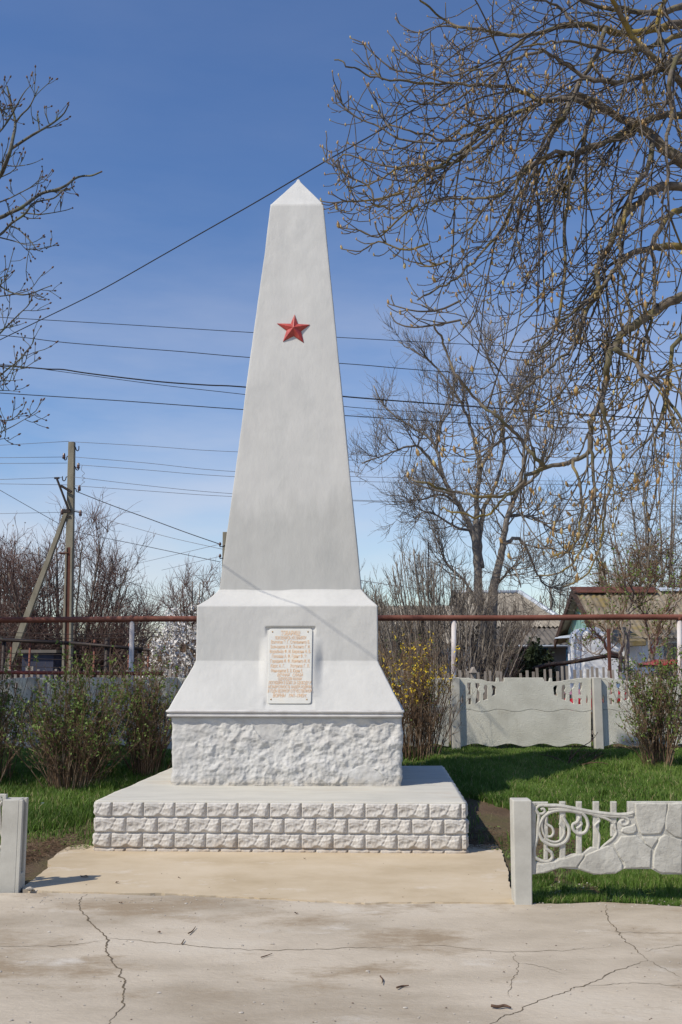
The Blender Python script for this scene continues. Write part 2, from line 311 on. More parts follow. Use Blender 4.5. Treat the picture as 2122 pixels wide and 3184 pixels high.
# grass blades take their colour from a noise over the lawn and a per-blade random value
def grass_mat():
    m, t, b = new_mat('grass_blades')
    a = t.nodes.new('ShaderNodeAttribute'); a.attribute_name = 'tint'
    cr = t.nodes.new('ShaderNodeValToRGB'); e = cr.color_ramp.elements
    st = [(0, (.06, .11, .018)), (.45, (.12, .215, .035)), (.85, (.20, .30, .06)), (1, (.42, .37, .19))]
    while len(e) < 4: e.new(.5)
    for q, (p, c) in zip(e, st): q.position = p; q.color = rgba(c)
    t.links.new(a.outputs['Fac'], cr.inputs[0]); t.links.new(cr.outputs[0], b.inputs['Base Color'])
    b.inputs['Roughness'].default_value = .55; b.inputs['Specular IOR Level'].default_value = .3
    tr = t.nodes.new('ShaderNodeBsdfTranslucent'); ms = t.nodes.new('ShaderNodeMixShader'); ms.inputs[0].default_value = .3
    t.links.new(cr.outputs[0], tr.inputs[0]); t.links.new(b.outputs[0], ms.inputs[1]); t.links.new(tr.outputs[0], ms.inputs[2])
    t.links.new(ms.outputs[0], t.nodes['Material Output'].inputs[0])
    return m
M['grass'] = grass_mat()

# ------------------------------------------------------------------ ground
def fbm(x, y, s, seed=0, o=4):
    return mnoise.fractal(Vector((x * s + seed, y * s - seed, seed * .37)), 1.0, 2.0, o)
gx = np.unique(np.concatenate([np.linspace(-400, -12, 18), np.linspace(-12, 14, 131), np.linspace(14, 400, 18)]))
gy = np.unique(np.concatenate([np.linspace(-60, 4, 9), np.linspace(4, 26, 111), np.linspace(26, 900, 22)]))
GX, GY = np.meshgrid(gx, gy); GZ = ground_z(GX, GY)
nxg, nyg = len(gx), len(gy)
ii = (np.arange(nyg - 1)[:, None] * nxg + np.arange(nxg - 1)[None, :]).ravel()
gm = MB().add(np.stack([GX, GY, GZ], -1).reshape(-1, 3), np.stack([ii, ii + 1, ii + nxg + 1, ii + nxg], -1))
o = gm.build('ground', M['soil']); o['kind'] = 'structure'

# pavement: front sheet with an irregular far edge
def sheet_poly(pts, ztop, thick, m, name, jag=0.0, seed=1, step=.05):
    out = []
    for (a, b) in zip(pts, pts[1:] + pts[:1]):
        a = np.array(a, float); b = np.array(b, float); L = np.linalg.norm(b - a); k = max(1, int(L / step)) if L < 12 else 1
        for i in range(k):
            p = a + (b - a) * i / k
            if i and jag: p = p + np.array([fbm(p[0], p[1], 4, seed), fbm(p[0], p[1], 4, seed + 9)]) * jag + np.array([fbm(p[0], p[1], 17, seed), fbm(p[0], p[1], 19, seed + 5)]) * jag * .4
            out.append((p[0], p[1]))
    V, Q, T = fill2d([out], 0, thick)
    V = np.stack([V[:, 0], V[:, 2], ztop - thick / 2 - V[:, 1]], 1)
    ob = MB().add(V, Q, T).build(name, m, smooth=False)
    ob['kind'] = 'structure'; return ob
def Z0(x, y): p = atZ(x, y, 0.0); return (p[0], p[1])
pe = [Z0(x, y) for x, y in ((0, 2052), (190, 2053), (560, 2062), (830, 2076), (1050, 2074), (1215, 2076), (1300, 2076), (1400, 2073), (1568, 2083))]
pts = [(-40, -30), (40, -30), (40, 6.95), (6, 7.0)] + pe[::-1] + [(-6, 7.6), (-40, 7.6)]
pav = sheet_poly(pts, 0.0, .16, M['pavement'], 'pavement', jag=.03)
ap = [Z0(x, y) for x, y in ((143, 1956), (110, 1980), (118, 1992), (75, 2025), (52, 2044))] + [(-2.5, 7.30), (1.25, 6.9)] + [Z0(x, y) for x, y in ((1208, 2073), (1178, 2058), (1172, 2030), (1162, 1985), (1158, 1964))] + [(1.4, 9.1), (-2.4, 9.1)]
# the apron is a thin screed 8 mm above the pavement, its front edge follows the joint
front = [Z0(x, y) for x, y in ((52, 2047), (190, 2053), (380, 2056), (560, 2064), (700, 2071), (830, 2077), (1000, 2075), (1208, 2077))]
ap = [Z0(x, y) for x, y in ((143, 1956), (110, 1980), (118, 1992), (75, 2025), (52, 2044))] + front + [Z0(x, y) for x, y in ((1178, 2058), (1172, 2030), (1162, 1985), (1158, 1964))] + [(1.42, 9.2), (-2.45, 9.2)]
apron = sheet_poly(ap, 0.010, .15, M['apron'], 'path', jag=.022, seed=4, step=.04)

def ribbon(mb, pts, w, seed, zz):
    P = np.array([list(Z0(x, 1921.2 + y)) + [0] for x, y in pts]); P, _ = catmull(P, np.zeros(len(P)), 14)
    L = []; Rr = []
    for i, p in enumerate(P):
        q = P[min(i + 1, len(P) - 1)] - P[max(i - 1, 0)]; q /= np.linalg.norm(q) + 1e-9; nrm = np.array([-q[1], q[0], 0])
        c = p + nrm * .022 * fbm(p[0], p[1], 7, seed) + nrm * .012 * fbm(p[0], p[1], 30, seed)
        ww = .7 * w * (.55 + .9 * abs(fbm(p[0], p[1], 12, seed + 3))) * min(1, .25 + 4 * min(i, len(P) - 1 - i) / len(P))
        L.append(c + nrm * ww + [0, 0, zz]); Rr.append(c - nrm * ww + [0, 0, zz])
    n = len(P); V = np.array(L + Rr); k = np.arange(n - 1)
    mb.add(V, np.stack([k, k + n, k + n + 1, k + 1], -1))
cm = MB()
for k_, (w, pl) in enumerate([(.0085, [(200, 133), (183, 150), (190, 175), (215, 205), (243, 235), (245, 265), (265, 300), (285, 330), (290, 360), (275, 400), (250, 440)]),
              (.0045, [(-20, 252), (60, 253), (150, 250), (243, 240)]),
              (.0055, [(243, 235), (300, 238), (400, 248), (520, 258), (600, 262), (700, 262), (820, 257), (930, 254)]),
              (.0035, [(930, 254), (1000, 252), (1100, 262), (1170, 265), (1300, 262), (1420, 255)]),
              (.006, [(1390, 156), (1400, 190), (1425, 225), (1455, 255), (1490, 285)]), (.003, [(1490, 285), (1568, 325)]),
              (.0055, [(1490, 285), (1430, 305), (1340, 345), (1260, 370), (1190, 400), (1150, 415), (1120, 440)]),
              (.003, [(1175, 265), (1188, 300), (1180, 340), (1168, 370)]), (.003, [(1480, 265), (1530, 256), (1600, 244)]),
              (.0025, [(1190, 292), (1250, 300), (1300, 318)]), (.003, [(1350, 345), (1460, 338), (1600, 346)]),
              (.003, [(1370, 215), (1420, 220), (1500, 222), (1600, 226)])]):
    ribbon(cm, pl, w, k_ * 3 + 1, .0015)
ck = cm.build('crack', M['crack'], smooth=False); ck.parent = pav

# ------------------------------------------------------------------ monument (local frame: x along its front, y into depth)
Lp, Rp = atZ(215, 1957, 0), atZ(1073, 1963, 0)
TH = math.atan2(Rp[1] - Lp[1], Rp[0] - Lp[0]); O0 = (Lp + Rp) / 2
ex = np.array([math.cos(TH), math.sin(TH), 0]); ey = np.array([-math.sin(TH), math.cos(TH), 0])
def loc(x, y, yl):
    """photo point -> local (x, z) on the plane local y = yl"""
    r = ray(x, y); c = np.array([0, 0, EYE]) - O0
    t = (yl - c @ ey) / (r @ ey); p = c + r * t
    return float(p @ ex), float(p[2] + 0)
def toworld(p): return O0 + ex * p[0] + ey * p[1] + np.array([0, 0, p[2]])
mon = thing('obelisk_monument', 'tall white plastered obelisk with a red star, plaque and stone-faced base', 'monument', (O0[0], O0[1], 0), TH)
SLAB_T = .5 * (loc(221, 1843, 0)[1] + loc(1072, 1843, 0)[1])
xl0, xl1 = loc(216, 1957, 0)[0], loc(1073, 1963, 0)[0]
# --- base slab with cast block facing (relief in the mesh)
BW = .2825; RZ = [SLAB_T - .135, SLAB_T - .270, SLAB_T - .398, -.05]
_tile = {}
def tile_h(u, v, ti):
    """relief of one cast block, u 0..1 along, v 0..1 up; every block comes from the same mould, with slight wear"""
    e = min(u * BW, (1 - u) * BW, v * .132, (1 - v) * .132)
    if e < .0055: return -.007
    ed = min(1, (e - .0055) / .006)
    p = Vector((u * 2.6, v * 1.25, 3.3))
    a = mnoise.fractal(p * 1.3, .9, 2.1, 4); w1 = .03 * mnoise.noise(Vector((u * 5, v * 4, 9.1)))
    h = .023 + .009 * a + .003 * mnoise.noise(Vector((u * 16, v * 6, 2.2)))
    h = min(h, .009 + .50 * (1 - u + w1) * BW * (1.0 + .5 * v))                       # broken facet on the right
    h = min(h, .008 + .85 * (v + .12 * math.sin(u * 9) + w1 * 2) * .132)               # undercut bottom
    h = min(h, .013 + 1.2 * (1 - v) * .132 + .004 * math.sin(u * 11))
    h -= .013 * max(0, 1 - math.hypot((u - .17) / .13, (v - .36) / .22)) + .007 * max(0, 1 - abs(u - .60 - .22 * (v - .5)) / .05) * (v > .3)
    h += .005 * max(0, 1 - abs(v - .66 - .1 * math.sin(u * 7)) / .09)
    h += .004 * mnoise.noise(Vector((u * 7, v * 5, ti * 1.7)))
    return ed * h * .9 - (1 - ed) * .004
def block_relief(s, z):
    """s: metres along the face"""
    if z > SLAB_T - .004: return -.002
    r = 0
    while r < 3 and z < RZ[r]: r += 1
    top = SLAB_T if r == 0 else RZ[r - 1]; bot = RZ[r] if r < 3 else RZ[2] - .132
    off = .536 if r in (0, 2) else .995
    q = s / BW - off; k = math.floor(q); u = q - k; v = (z - bot) / (top - bot)
    return tile_h(u, min(max(v, 0), 1), k + r * 13)
D_SLAB = 2.83
def face_grid(mb, P0, P1, z0, z1, nrm, fn, nu, nv, s0=0):
    P0 = np.array(P0, float); P1 = np.array(P1, float); L = np.linalg.norm(P1 - P0); V = []
    for j in range(nv + 1):
        z = z0 + (z1 - z0) * j / nv
        for i in range(nu + 1):
            s = L * i / nu; p = P0 + (P1 - P0) * i / nu; h = fn(s + s0, z)
            if i == 0 or i == nu: h = min(h, .0)
            V.append((p[0] + nrm[0] * h, p[1] + nrm[1] * h, z))
    k = (np.arange(nv)[:, None] * (nu + 1) + np.arange(nu)[None]).ravel()
    mb.add(V, np.stack([k, k + 1, k + nu + 2, k + nu + 1], -1))
xb0, xb1 = xl0 + .18, xl1 - .01       # the back is narrower on the left
bm_ = MB()
face_grid(bm_, (xl0, 0), (xl1, 0), -.05, SLAB_T, (0, -1), block_relief, 620, 88)
face_grid(bm_, (xl1, 0), (xb1, D_SLAB), -.05, SLAB_T, (1, 0), block_relief, 200, 44)
face_grid(bm_, (xb0, D_SLAB), (xl0, 0), -.05, SLAB_T, (-1, 0), block_relief, 200, 44)
face_grid(bm_, (xb1, D_SLAB), (xb0, D_SLAB), -.05, SLAB_T, (0, 1), lambda s, z: 0, 10, 4)
bm_.build('stone_facing', M['block'], mon, local=True)
tp = MB(); nu, nv = 120, 60; V = []
for j in range(nv + 1):
    for i in range(nu + 1):
        v = j / nv; a = xl0 + (xb0 - xl0) * v; b = xl1 + (xb1 - xl1) * v
        x = a + (b - a) * i / nu; y = D_SLAB * v
        if i == 0: x += .014 * fbm(y, 3, 2.5, 2) - .003
        if i == nu: x += .008 * fbm(y, 8, 3, 2)
        if j == 0: y += .006 * fbm(x, 1, 4, 3) - .003
        V.append((x, y, SLAB_T + .003 + .004 * fbm(x, y, 2, 5)))
k = (np.arange(nv)[:, None] * (nu + 1) + np.arange(nu)[None]).ravel()
tp.add(V, np.stack([k, k + 1, k + nu + 2, k + nu + 1], -1))
sl = tp.build('slab_top', M['slabtop'], mon, local=True)
so = sl.modifiers.new('thick', 'SOLIDIFY'); so.thickness = .02; so.offset = -1

# --- lofted bodies
def loft(mb, secs, r, nx, ny, disp, ns):
    """secs [(z,x0,x1,y0,y1)]; every vertical span sampled ns[i] times; disp(x,y,z,nx_,ny_) -> outward shift (and may be a vector)"""
    zs = []
    for i, (a, b) in enumerate(zip(secs, secs[1:])):
        for j in range(ns[i]): zs.append(tuple(np.array(a) * (1 - j / ns[i]) + np.array(b) * j / ns[i]))
    zs.append(secs[-1]); V = []; per = None
    for (z, x0, x1, y0, y1) in zs:
        ring = []
        def side(ax, ay, bx, by, n, nx_, ny_):
            for i in range(n): t = i / (n - 1); ring.append((ax + (bx - ax) * t, ay + (by - ay) * t, nx_, ny_))
        def arc(cx, cy, a0):
            for i in range(1, 4): a = a0 + math.pi / 2 * i / 4; ring.append((cx + r * math.cos(a), cy + r * math.sin(a), math.cos(a), math.sin(a)))
        side(x0 + r, y0, x1 - r, y0, nx, 0, -1); arc(x1 - r, y0 + r, -math.pi / 2)
        side(x1, y0 + r, x1, y1 - r, ny, 1, 0); arc(x1 - r, y1 - r, 0)
        side(x1 - r, y1, x0 + r, y1, max(4, nx // 6), 0, 1); arc(x0 + r, y1 - r, math.pi / 2)
        side(x0, y1 - r, x0, y0 + r, ny, -1, 0); arc(x0 + r, y0 + r, math.pi)
        per = len(ring)
        for (x, y, a, b) in ring:
            h = disp(x, y, z, a, b)
            if isinstance(h, tuple): V.append((x + h[0], y + h[1], z + h[2]))
            else: V.append((x + a * h, y + b * h, z))
    n = len(zs); k = np.arange(n - 1)[:, None] * per; j = np.arange(per)[None]; j2 = (j + 1) % per
    Q = np.stack(np.broadcast_arrays(k + j, k + j2, k + per + j2, k + per + j), -1).reshape(-1, 4)
    top = (n - 1) * per; mid = len(V); zt = zs[-1]
    V.append(((zt[1] + zt[2]) / 2, (zt[3] + zt[4]) / 2, zt[0]))
    T = [(top + i, top + (i + 1) % per, mid) for i in range(per)]
    return mb.add(V, Q, T)
YP, YPB = 1.03, 2.72
px0, pz0 = loc(391, 1806, YP); px1, _ = loc(927, 1812, YP)
px0t, pz1 = loc(388, 1649, YP); px1t, _ = loc(928, 1649, YP)
def rough(x, y, z, a, b):
    p = Vector((x, y, z)); lum = mnoise.fractal(p * 7.5, .9, 2.1, 5); big = mnoise.fractal(p * 2.6 + Vector((9, 2, 5)), 1, 2, 3)
    rid = 1 - abs(mnoise.noise(p * 11 + Vector((4, 0, 1)))) * 2
    amp = .5 + .5 * min(1, max(0, (x - px0) / 1.2 + .35 + big))         # smoother towards the left
    if mnoise.noise(p * 2.0 + Vector((1, 5, 8))) > .22: amp *= .35
    h = .020 * lum * amp + .014 * big + .009 * rid * amp + .004 * mnoise.noise(p * 30) * amp - .005
    if z > pz1 - .07: h *= max(.25, (pz1 - z) / .07)
    if z < SLAB_T + .03: h -= .003
    return h
mb = MB(); loft(mb, [(SLAB_T - .01, px0 + .01, px1 - .01, YP, YPB), (pz1 + .005, px0t + .02, px1t - .02, YP, YPB)], .035, 330, 60, rough, [118])
mb.build('rough_plinth', M['rough'], mon, local=True)
# cornice: two rolls with a groove
YC = .985
cx0, cz1 = loc(382, 1630, YC); cx1, _ = loc(928.5, 1630, YC); _, cz0 = loc(382, 1648, YC)
prof = []
for t in np.linspace(0, 1, 26):
    if t < .42: o_ = .016 * math.sin(math.pi * t / .42) ** .6 - .006
    elif t < .52: o_ = -.008
    else: o_ = .024 * math.sin(math.pi * (t - .52) / .48) ** .55 - .004
    z = cz0 + (cz1 - cz0) * t; prof.append((z, cx0 - o_ + .012, cx1 + o_ - .012, YC - o_ + .012, YPB + .04 + o_))
mb = MB(); loft(mb, prof, .03, 80, 20, lambda x, y, z, a, b: .004 * fbm(x, z * 2 + y, 3.5, 6) + .0022 * fbm(x, y, 16, 2), [1] * 25)
mb.build('cornice', M['trimline'], mon, local=True)
# pedestal: flared skirt, box, sloping shoulder
YB, YS, YT, YA = 1.21, 1.40, 1.62, 1.87
YBB, YSB, YTB = 2.52, 2.34, 2.14
sx0, sz0 = loc(386, 1630, YC + .005); sx1, _ = loc(925, 1630, YC + .005)
bx0, bz0 = loc(449.5, 1521, YB); bx1, _ = loc(869, 1524, YB)
tx0, bz1 = loc(453, 1391, YB); tx1, _ = loc(868, 1391, YB)
hx0, hz = loc(502, 1359, YS); hx1, _ = loc(832, 1359, YS)
def lerp(a, b, t): return a + (b - a) * t
pw0, pzt = loc(618.6, 1444.4, YB + .024); pw1, _ = loc(718.5, 1444.4, YB + .024)
qw0, pzb = loc(614.6, 1616.6, YC + .042); qw1, _ = loc(715.4, 1616.6, YC + .042)
YPT, YPBm = YB + .024, YC + .042                       # the plaque leans: top sunk in a niche, foot out on the skirt
def sm(t): t = min(1, max(0, t)); return t * t * (3 - 2 * t)
def pad(x, y, z, a, b):
    w = .005 * fbm(x * 1.0, z, 1.6, 3) + .0018 * fbm(x, z + y, 7, 4)
    if b < -.9 and pzb - .05 < z < pzt + .09:
        t = (z - pzb) / (pzt - pzb); yp = lerp(YPBm, YPT, min(1.0, max(-.1, t))) + .004
        xa = lerp(qw0, pw0, t); xb = lerp(qw1, pw1, t)
        if z > pzt + .022: m = 0
        else:
            m = sm((x - (xa - .11)) / .10) * sm(((xb + .12) - x) / .11)
            if yp > y: m = sm((x - (xa - .045)) / .035) * sm(((xb + .045) - x) / .035)
        if z > pzt + .006 and m: m *= sm((pzt + .022 - z) / .012)
        if z < pzb: m *= sm((z - pzb + .05) / .05)
        return (0, (yp - y) * m - w * (1 - m), 0)
    return w
secs = [(sz0 - .004, sx0, sx1, YC + .004, YPB + .03)]
for t in (.12, .5, .82, .93): secs.append((lerp(sz0, bz0, t), lerp(sx0, bx0, t), lerp(sx1, bx1, t), lerp(YC + .006, YB, t), lerp(YPB + .02, YBB, t)))
secs += [(bz0 + .012, bx0 + .001, bx1 - .001, YB + .002, YBB), (lerp(bz0, bz1, .5), lerp(bx0, tx0, .5), lerp(bx1, tx1, .5), YB + .003, YBB), (bz1 - .008, tx0, tx1, YB + .004, YBB),
         (bz1 + .006, tx0 + .012, tx1 - .012, YB + .014, YBB - .01), (lerp(bz1, hz, .5), lerp(tx0, hx0, .56), lerp(tx1, hx1, .56), lerp(YB, YS, .56), lerp(YBB, YSB, .56)),
         (hz - .004, hx0 - .012, hx1 + .012, YS - .012, YSB + .01), (hz + .02, hx0 + .004, hx1 - .004, YS + .002, YSB)]
mb = MB(); loft(mb, secs, .012, 260, 20, pad, [2, 24, 24, 10, 6, 30, 30, 3, 6, 6, 3])
mb.build('pedestal', M['plaster'], mon, local=True)
# shaft
ax0, az0 = loc(503.5, 1357, YS); ax1, _ = loc(831, 1357, YS)
ux0, uz = loc(622.5, 469.5, YT); ux1, _ = loc(743.0, 469, YT)
apx, apz = loc(686, 413.5, YA)
def shaft_disp(x, y, z, a, b): return .007 * fbm(x * 1.0 + y, z * .6, 1.5, 8) + .0016 * fbm(x + y, z, 8, 1)
secs = []
for t in np.linspace(0, 1, 13): secs.append((lerp(az0 - .01, uz, t), lerp(ax0, ux0, t), lerp(ax1, ux1, t), lerp(YS, YT, t), lerp(YSB, YTB, t)))
secs.append((uz + .012, ux0 + .012, ux1 - .012, YT + .01, YTB - .01))
secs.append((lerp(uz, apz, .9), lerp(ux0, apx, .9), lerp(ux1, apx, .9), lerp(YT, YA, .9), lerp(YTB, YA, .9)))
secs.append((apz, apx - .012, apx + .012, YA - .01, YA + .01))
mb = MB(); loft(mb, secs, .009, 40, 16, shaft_disp, [12] * 12 + [2, 8, 2])
# plaster on the shaft keeps an older, greyer coat low down with a ragged upper edge
def shaft_mat():
    m = M['plaster'].copy(); m.name = 'white_plaster_shaft'; t = m.node_tree; b = t.nodes['Principled BSDF']
    src = b.inputs['Base Color'].links[0].from_socket
    tcn = t.nodes.new('ShaderNodeTexCoord'); s_ = t.nodes.new('ShaderNodeSeparateXYZ'); t.links.new(tcn.outputs['Object'], s_.inputs[0])
    mpp = t.nodes.new('ShaderNodeMapping'); mpp.inputs['Scale'].default_value = (7, 7, 1.6); t.links.new(tcn.outputs['Object'], mpp.inputs[0])
    nn = t.nodes.new('ShaderNodeTexNoise'); nn.inputs['Scale'].default_value = 1; nn.inputs['Detail'].default_value = 5; t.links.new(mpp.outputs[0], nn.inputs['Vector'])
    zt = loc(667, 1150, 1.5)[1]
    ad = t.nodes.new('ShaderNodeMath'); ad.operation = 'MULTIPLY_ADD'; ad.inputs[1].default_value = .9; t.links.new(nn.outputs[0], ad.inputs[0]); t.links.new(s_.outputs[2], ad.inputs[2])
    rr = t.nodes.new('ShaderNodeMapRange'); rr.inputs[1].default_value = zt + .45 + .16; rr.inputs[2].default_value = zt + .45 - .22; rr.inputs[4].default_value = .85; t.links.new(ad.outputs[0], rr.inputs[0])
    mx = t.nodes.new('ShaderNodeMix'); mx.data_type = 'RGBA'; mx.blend_type = 'MULTIPLY'; t.links.new(rr.outputs[0], mx.inputs[0]); t.links.new(src, mx.inputs[6]); mx.inputs[7].default_value = (.80, .805, .80, 1)
    t.links.new(mx.outputs[2], b.inputs['Base Color']); return m
mb.build('shaft', shaft_mat(), mon, local=True)
# star
def shaft_y(z): return lerp(YS, YT, (z - az0) / (uz - az0))
def onshaft(x, y):
    yl = 1.55
    for _ in range(5): xx, zz = loc(x, y, yl); yl = shaft_y(zz)
    return np.array([xx, yl, zz])
outer = [(677.3, 722.7), (713, 746.3), (698.8, 788.2), (650.4, 785.4), (636.6, 743.5)]
inner = [(685, 744.9), (692.2, 761.4), (675.2, 772.2), (659.2, 759.9), (668.6, 744.4)]
cst = onshaft(675.6, 755.5)
mb = MB()
back = []; 
for a, b in zip(outer, inner): back += [onshaft(*a) + [0, .006, 0], onshaft(*b) + [0, .006, 0]]
frontp = [p + [0, -.018 if i % 2 else -.014, 0] for i, p in enumerate(back)]
V = np.array(back + frontp + [cst + [0, -.062, 0]]); n = 10
mb.add(V, [(i, (i + 1) % n, n + (i + 1) % n, n + i) for i in range(n)], [(n + i, n + (i + 1) % n, 2 * n) for i in range(n)])
mb.build('star', M['star'], mon, smooth=False, local=True, bevel=.003)
# plaque with lettering and bolts
def onpl(x, z, d=0):
    t = (z - pzb) / (pzt - pzb); return np.array([x, lerp(YPBm, YPT, t) - d, z])
W0, W1 = .5 * (pw0 + qw0), .5 * (pw1 + qw1)
rc = .018; lp = []
for (cx_, cz_, a0) in ((1, 0, -90), (1, 1, 0), (0, 1, 90), (0, 0, 180)):
    for a in range(0, 91, 30):
        t = math.radians(a0 + a)
        u = (1 - rc / .32 if cx_ else rc / .32) + rc / .32 * math.cos(t); v = (1 - rc / .55 if cz_ else rc / .55) + rc / .55 * math.sin(t)
        z = lerp(pzb, pzt, v); lp.append((lerp(lerp(qw0, pw0, v), lerp(qw1, pw1, v), u), z))
V, Q, T = fill2d([lp], 0, .016, .004)
V = np.array([onpl(x, z, .003) + [0, y, 0] for x, y, z in V])
pq = MB().add(V, Q, T).build('plaque', M['plaque'], mon, smooth=False, local=True)
PW = pw1 - pw0; PH = pzt - pzb
LINES = [("ТОВАРИЩ!", 0, .5, .965, .062), ("ПОКЛОНИСЬ ИХ ПАМЯТИ", 1, .5, .893, .046), ("Волчков Э. Г. Степаненко В.", 0, .5, .838, .046), ("Большаков И. И. Лысенко Г. И.", 0, .5, .774, .046),
         ("Воробьёв Ф. И. Березин Н. В.", 0, .5, .710, .046), ("Головин А. Ф. Грант Ф. Э.", 0, .48, .646, .046), ("Городнев Ф. Ф. Хоменко И. И.", 0, .5, .582, .046),
         ("Карс А. Г.      Хотунов Г. Л.", 0, .5, .517, .046), ("Меньшиков В. В. Юрин Е.", 0, .43, .453, .046), ("ВЕЧНАЯ   СЛАВА", 1, .5, .395, .042), ("ОДНОСЕЛЬЧАНАМ", 1, .5, .343, .042),
         ("ПОГИБШИМ В БОЯХ ЗА СВОБОДУ И", 1, .5, .292, .042), ("НЕЗАВИСИМОСТЬ НАШЕЙ РОДИНЫ", 1, .5, .238, .042), ("В ГОДЫ ВЕЛИКОЙ ОТЕЧЕСТВЕННОЙ", 1, .5, .184, .042), ("ВОЙНЫ   1941–1945гг.", 1, .5, .130, .052)]
FILLW = [.44, .72, .88, .90, .93, .80, .90, .88, .72, .58, .54, .96, .98, .99, .76]
lm = MB(); dg = bpy.context.evaluated_depsgraph_get()
for (tx, it, cu_, tv, hh), fw in zip(LINES, FILLW):
    fc = bpy.data.curves.new('t', 'FONT'); fc.body = tx; fc.size = 1; fc.shear = .3 if it else 0; fc.extrude = 0; fc.offset = .012; fc.resolution_u = 2
    to = bpy.data.objects.new('t', fc); C.objects.link(to); dg.update()
    me = bpy.data.meshes.new_from_object(to.evaluated_get(dg))
    V = np.array([v.co[:] for v in me.vertices]) if len(me.vertices) else np.zeros((0, 3))
    if len(V):
        V[:, 0] -= V[:, 0].min(); V[:, 0] /= V[:, 0].max(); V[:, 1] /= .73
        T = []
        for p in me.polygons:
            v = list(p.vertices)
            for i in range(1, len(v) - 1): T.append((v[0], v[i], v[i + 1]))
        out = []
        for x, y, _ in V:
            v = tv - hh * .9 + y * hh; z = pzb + v * PH
            t = v; xa = lerp(qw0, pw0, t); out.append(onpl(xa + PW * (cu_ + (x - .5) * fw), z, .003 + .0105))
        lm.add(np.array(out), None, T)
    bpy.data.objects.remove(to); bpy.data.curves.remove(fc); bpy.data.meshes.remove(me)
lt = lm.build('lettering', M['letters'], smooth=False); lt.parent = pq
for (u, v) in ((.085, .955), (.90, .955), (.085, .055), (.90, .055)):
    p = onpl(lerp(lerp(qw0, pw0, v), lerp(qw1, pw1, v), u), pzb + v * PH, .009)
    mb = MB(); Pp = np.array([p + [0, .008, 0], p, p + [0, -.005, 0], p + [0, -.009, 0]]); mb.tubes(Pp, np.array([.0085, .0085, .007, .003]), 10)
    b_ = mb.build('bolt', M['brass'], smooth=True); b_.parent = pq
# exposed lip of shadow right of the foot of the skirt: small rendered buttress behind the corner
mb = MB(); mb.hexa([(sx1 - .10, 1.35, cz1 - .01), (sx1 + .012, 1.35, cz1 - .01), (sx1 + .012, 2.5, cz1 - .01), (sx1 - .10, 2.5, cz1 - .01),
                    (sx1 - .16, 1.38, cz1 + .14), (sx1 - .05, 1.38, cz1 + .09), (sx1 - .05, 2.5, cz1 + .09), (sx1 - .16, 2.5, cz1 + .14)])
mb.build('buttress', M['plaster'], mon, smooth=False, local=True, bevel=.01)

